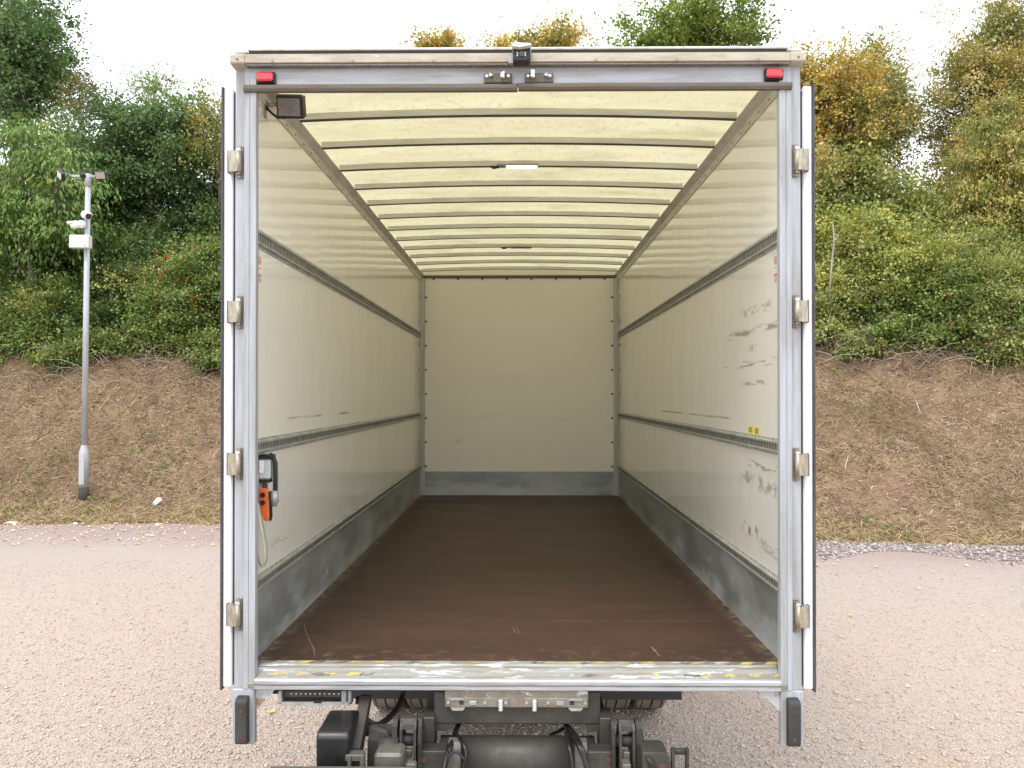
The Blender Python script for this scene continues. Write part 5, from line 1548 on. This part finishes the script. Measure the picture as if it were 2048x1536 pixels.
# --- dead grass and straw lying over the bank
def strands(rng, n_, x0, x1, s0, s1, ln, wd, lift, mat, name, label, thin=0):
    x = rng.uniform(x0, x1, n_); s_ = s0 + (s1 - s0) * rng.random(n_)
    y = foot(x) + s_
    if thin:
        keep = (np.sin(x * 2.3 + y * 1.1) + np.sin(x * 5.1 - y * 4.3 + 2) * .8 + np.sin(x * .9 + 1.7 * y + 1)) > rng.uniform(-2.6, .6, n_)
        x, y = x[keep], y[keep]
    n_ = len(x)
    z = bank_h(x, y)
    e = .05
    nx_ = -(bank_h(x + e, y) - z) / e; ny_ = -(bank_h(x, y + e) - z) / e
    nr = unit(np.stack([nx_, ny_, np.ones(n_)], 1))
    a = rng.normal(0, 1.0, n_) + (rng.random(n_) < .5) * 3.14
    tx = unit(np.cross(np.tile([0., 1., 0.], (n_, 1)), nr)); ty = np.cross(nr, tx)
    d = tx * np.cos(a)[:, None] + ty * np.sin(a)[:, None]
    d = unit(d + nr * (lift * rng.random(n_) ** 2)[:, None])
    l_ = rng.uniform(*ln, n_)[:, None]; w_ = rng.uniform(*wd, n_)[:, None]
    sd = unit(np.cross(d, nr + rng.normal(size=(n_, 3)) * .4))
    c = np.stack([x, y, z + .006], 1)
    m_ = c + d * l_ * .55 + nr * (l_ * .10)
    t = c + d * l_ - nr * (l_ * .08) * rng.uniform(-.6, 1, n_)[:, None]
    v = np.stack([c - sd * w_ * .5, c + sd * w_ * .5, m_ + sd * w_ * .45, m_ - sd * w_ * .45, t], 1)
    k = np.arange(n_)[:, None] * 5
    tri = np.concatenate([k + [0, 1, 2], k + [0, 2, 3], k + [3, 2, 4]], 1).reshape(-1, 3)
    o = np_mesh(name, v.reshape(-1, 3), tri, mat)
    tag(o, label, 'grass', kind='stuff')
strands(np.random.default_rng(3), 190000, -19, 14, .15, 5.4, (.06, .20), (.005, .010), .5, 'dead_grass', 'dead_grass', 'dead brown cut grass lying over the bank', 1)
strands(np.random.default_rng(33), 38000, -19, 14, .1, 5.4, (.03, .10), (.012, .03), .3, 'dead_grass', 'dead_leaf_litter', 'small dry leaf scraps among the dead grass on the bank')
strands(np.random.default_rng(4), 24000, -19, 14, -.10, .75, (.08, .24), (.006, .012), .8, 'straw_edge', 'straw_edge', 'pale straw grass along the edge of the gravel', 1)
strands(np.random.default_rng(6), 700, -19, 14, .6, 5.0, (.20, .55), (.007, .013), .35, 'twig', 'dry_stalks', 'pale dry stalks scattered over the bank')
# green weeds: small rosettes of leaves
rng = np.random.default_rng(9)
spots = []
for (a, b_, Y, n_) in ((310, 830, 16.9, 40), (285, 850, 16.7, 30), (290, 910, 16.1, 35), (275, 905, 16.1, 25), (335, 815, 17.0, 25), (200, 755, 18.0, 30), (210, 860, 16.6, 14), (15, 930, 15.9, 18), (25, 960, 15.7, 30), (45, 985, 15.5, 25),
                       (440, 750, 17.8, 14), (135, 1040, 14.9, 18), (415, 1005, 15.2, 14), (1700, 840, 15.0, 14), (1705, 715, 16.6, 22), (1840, 860, 14.9, 10), (1975, 900, 14.6, 14), (1745, 790, 15.6, 10), (1780, 1020, 13.4, 12), (265, 770, 17.7, 14), (170, 1000, 15.45, 16), (395, 940, 15.8, 10), (1870, 960, 14.0, 8), (1650, 880, 14.9, 10)):
    X = px(a, Y)
    spots.append((X, Y, n_))
for x, s_ in zip(rng.uniform(-12, 10, 160), rng.uniform(.3, 5, 160)):
    spots.append((x, float(foot(float(x))) + s_, int(rng.integers(3, 9))))
C = []; A = []; NR = []; LN = []
for (X, Y, n_) in spots:
    rad = .05 + .012 * n_
    for i in range(n_):
        x = X + rng.normal() * rad; y = Y + rng.normal() * rad
        C.append((x, y, gz(x, y) + rng.uniform(.03, .13)))
        a = rng.uniform(0, 6.28)
        A.append((math.cos(a), math.sin(a), rng.uniform(-.2, .4))); NR.append((rng.normal() * .3, -.3 + rng.normal() * .3, 1)); LN.append(rng.uniform(.05, .10))
v, q = leaf_quads(np.array(C), unit(np.array(A)), unit(np.array(NR)), np.array(LN), np.array(LN) * .7)
tag(np_mesh('green_weeds', v, q, 'weed'), 'small green weeds dotted over the dry bank', 'weeds', kind='stuff')

# --- loose stones and fallen leaves on the gravel
def rocks(rng, x, y, z, size, mat, name, label, cat):
    n_ = len(x)
    base_v = np.array([(1, 0, 0), (-1, 0, 0), (0, 1, 0), (0, -1, 0), (0, 0, 1), (0, 0, -1)], float)
    tri = np.array([(0, 2, 4), (2, 1, 4), (1, 3, 4), (3, 0, 4), (2, 0, 5), (1, 2, 5), (3, 1, 5), (0, 3, 5)])
    v = np.tile(base_v, (n_, 1, 1)) * rng.uniform(.65, 1.25, (n_, 6, 1)) + rng.normal(size=(n_, 6, 3)) * .18
    v *= np.stack([rng.uniform(.8, 1.4, n_), rng.uniform(.8, 1.2, n_), rng.uniform(.5, .8, n_)], 1)[:, None, :]
    a = rng.uniform(0, 6.28, n_); ca, sa = np.cos(a)[:, None], np.sin(a)[:, None]
    vx = v[:, :, 0] * ca - v[:, :, 1] * sa; vy = v[:, :, 0] * sa + v[:, :, 1] * ca
    s_ = size[:, None] * .5
    V = np.stack([x[:, None] + vx * s_, y[:, None] + vy * s_, z[:, None] + v[:, :, 2] * s_], 2)
    T = (np.arange(n_)[:, None, None] * 6 + tri[None]).reshape(-1, 3)
    o = np_mesh(name, V.reshape(-1, 3), T, mat)
    tag(o, label, cat, kind='stuff')
rng = np.random.default_rng(21)
def yard_pts(n_, y0, y1, p=1.0):
    y = y0 + (y1 - y0) * rng.random(n_) ** p
    half = y * .66 + .3
    x = rng.uniform(-1, 1, n_) * half
    return x, y
x, y = yard_pts(42000, 4.3, 11.5, 1.25)
sz = rng.gamma(4, .0030, len(x)) + .005
rocks(rng, x, y, sz * .12, np.minimum(sz, .034), 'loose_stone', 'loose_gravel', 'loose gravel stones strewn over the yard', 'gravel')
# coarser grey chippings along the foot of the bank on the right, a few on the left
n_ = 3800
x = rng.uniform(3.8, 9.5, n_); y = foot(x) - rng.random(n_) ** 1.8 * (1.2 + .5 * np.sin(x * 2)) + .05
sz = rng.gamma(4, .008, n_) + .012
rocks(rng, x, y, sz * .15, np.minimum(sz, .09), 'chipping', 'stone_chippings', 'coarse grey purple chippings at the foot of the right bank', 'gravel')
n_ = 700
x = rng.uniform(-11, -4, n_); y = foot(x) - rng.random(n_) ** 1.6 * 2.0
rocks(rng, x, y, np.zeros(n_) + .006, rng.gamma(3, .008, n_) + .015, 'loose_stone', 'edge_stones', 'scattered small stones below the left bank', 'gravel')
C = []; A = []; NR = []; LN = []
for i in range(330):
    lft = rng.random() < .72
    xx = rng.uniform(-11, -4.2) if lft else rng.uniform(3, 9)
    yy = float(foot(float(xx))) - abs(rng.normal()) * 1.6 + .25
    C.append((xx, yy, max(gz(xx, yy), 0) + .018)); a = rng.uniform(0, 6.28)
    A.append((math.cos(a), math.sin(a), rng.uniform(-.15, .25))); NR.append((rng.normal() * .25, -.2 + rng.normal() * .25, 1)); LN.append(rng.uniform(.04, .095))
for i in range(70):
    yy = rng.uniform(5.0, 11.5); xx = rng.choice([-1, 1]) * rng.uniform(.38, .62) * yy
    C.append((xx, yy, .014)); a = rng.uniform(0, 6.28)
    A.append((math.cos(a), math.sin(a), rng.uniform(-.1, .2))); NR.append((rng.normal() * .2, rng.normal() * .2, 1)); LN.append(rng.uniform(.025, .05))
v, q = leaf_quads(np.array(C), unit(np.array(A)), unit(np.array(NR)), np.array(LN), np.array(LN) * .6)
tag(np_mesh('fallen_leaves', v, q, 'litter_leaf'), 'small pale yellow fallen leaves scattered on the gravel', 'leaves', kind='stuff')

# --- single finds
def yard(a, b_):
    Y = CAM_Z * FOC / (b_ - 790.0)
    return px(a, Y), Y
X, Y = yard(541, 1428)
g = G(); vs = []; fs = []
for i, (r_, an) in enumerate(((.030, 0), (.020, 50), (.024, 95), (.018, 150), (.028, 185), (.017, 240), (.025, 290))):
    vs.append((X + r_ * math.cos(R(an)), Y + r_ * math.sin(R(an)), .022 + .010 * math.sin(i * 2.1)))
n_ = len(vs); vs.append((X, Y, .016))
vs += [(a, b2, c - .0012) for a, b2, c in vs]
fs = [(i, (i + 1) % n_, n_) for i in range(n_)] + [(n_ + 1 + (i + 1) % n_, n_ + 1 + i, 2 * n_ + 1) for i in range(n_)] + [(i, n_ + 1 + i, n_ + 1 + (i + 1) % n_, (i + 1) % n_) for i in range(n_)]
lf = g.add(vs, fs).build('fallen_leaf', 'label_yellow', None)
tag(lf, 'single bright yellow leaf on the gravel below the left rear post', 'leaf')
# crumpled white cup on the bank
X, Y = px(311, 15.55), 15.55
Z = gz(X, Y)
M = Matrix.Translation((X, Y, Z + .045)) @ Matrix.Rotation(R(28), 4, 'Y') @ Matrix.Rotation(R(-62), 4, 'X')
g = G(); vs = []; fs = []
rr = random.Random(3)
for j, (zz, r_) in enumerate(((-.075, .042), (-.05, .045), (0, .052), (.06, .06), (.085, .064))):
    for k in range(14):
        a = 2 * math.pi * k / 14
        dr = 1 - .35 * max(0, math.cos(a - 1.2)) * (j in (1, 2, 3)) + rr.uniform(-.08, .08)
        vs.append(M @ Vector((r_ * dr * math.cos(a), r_ * dr * math.sin(a), zz)))
for j in range(4):
    for k in range(14):
        fs.append((j * 14 + k, j * 14 + (k + 1) % 14, (j + 1) * 14 + (k + 1) % 14, (j + 1) * 14 + k))
fs.append(tuple(reversed(range(14))))
cup = g.add(vs, fs).build('crumpled_cup', 'white_plastic', None)
md = cup.modifiers.new('wall', 'SOLIDIFY'); md.thickness = .003
tag(cup, 'crumpled pale plastic cup lying on the bank right of the lamp column', 'cup')
def stone(name, a, b_, dims, mat, label, seed):
    X, Y = yard(a, b_)
    Z = max(gz(X, Y), 0)
    rg = random.Random(seed); g = G(); vs = []; fs = []
    n1, n2 = 7, 10
    for i in range(n1 + 1):
        t = math.pi * i / n1
        for k in range(n2):
            an = 2 * math.pi * k / n2
            w_ = 1 + .18 * math.sin(3 * an + seed) + rg.uniform(-.1, .1)
            vs.append((X + dims[0] * .5 * math.sin(t) * math.cos(an) * w_, Y + dims[1] * .5 * math.sin(t) * math.sin(an) * w_, Z + dims[2] * .35 + dims[2] * .5 * math.cos(t)))
    for i in range(n1):
        for k in range(n2):
            fs.append((i * n2 + k, (i + 1) * n2 + k, (i + 1) * n2 + (k + 1) % n2, i * n2 + (k + 1) % n2))
    tag(g.add(vs, fs).build(name, mat, None), label, 'stone')
stone('flat_stone', 17, 1050, (.26, .10, .06), 'plate_stone', 'flat pale grey stone at the gravel edge left of the lamp column', 1)
stone('round_stone', 147, 1052, (.09, .07, .07), 'plate_stone', 'round pale stone at the gravel edge just below the lamp column', 2)
stone('white_stone', 312, 1052, (.07, .05, .05), 'white_plastic', 'small white stone at the gravel edge below the crumpled cup', 3)
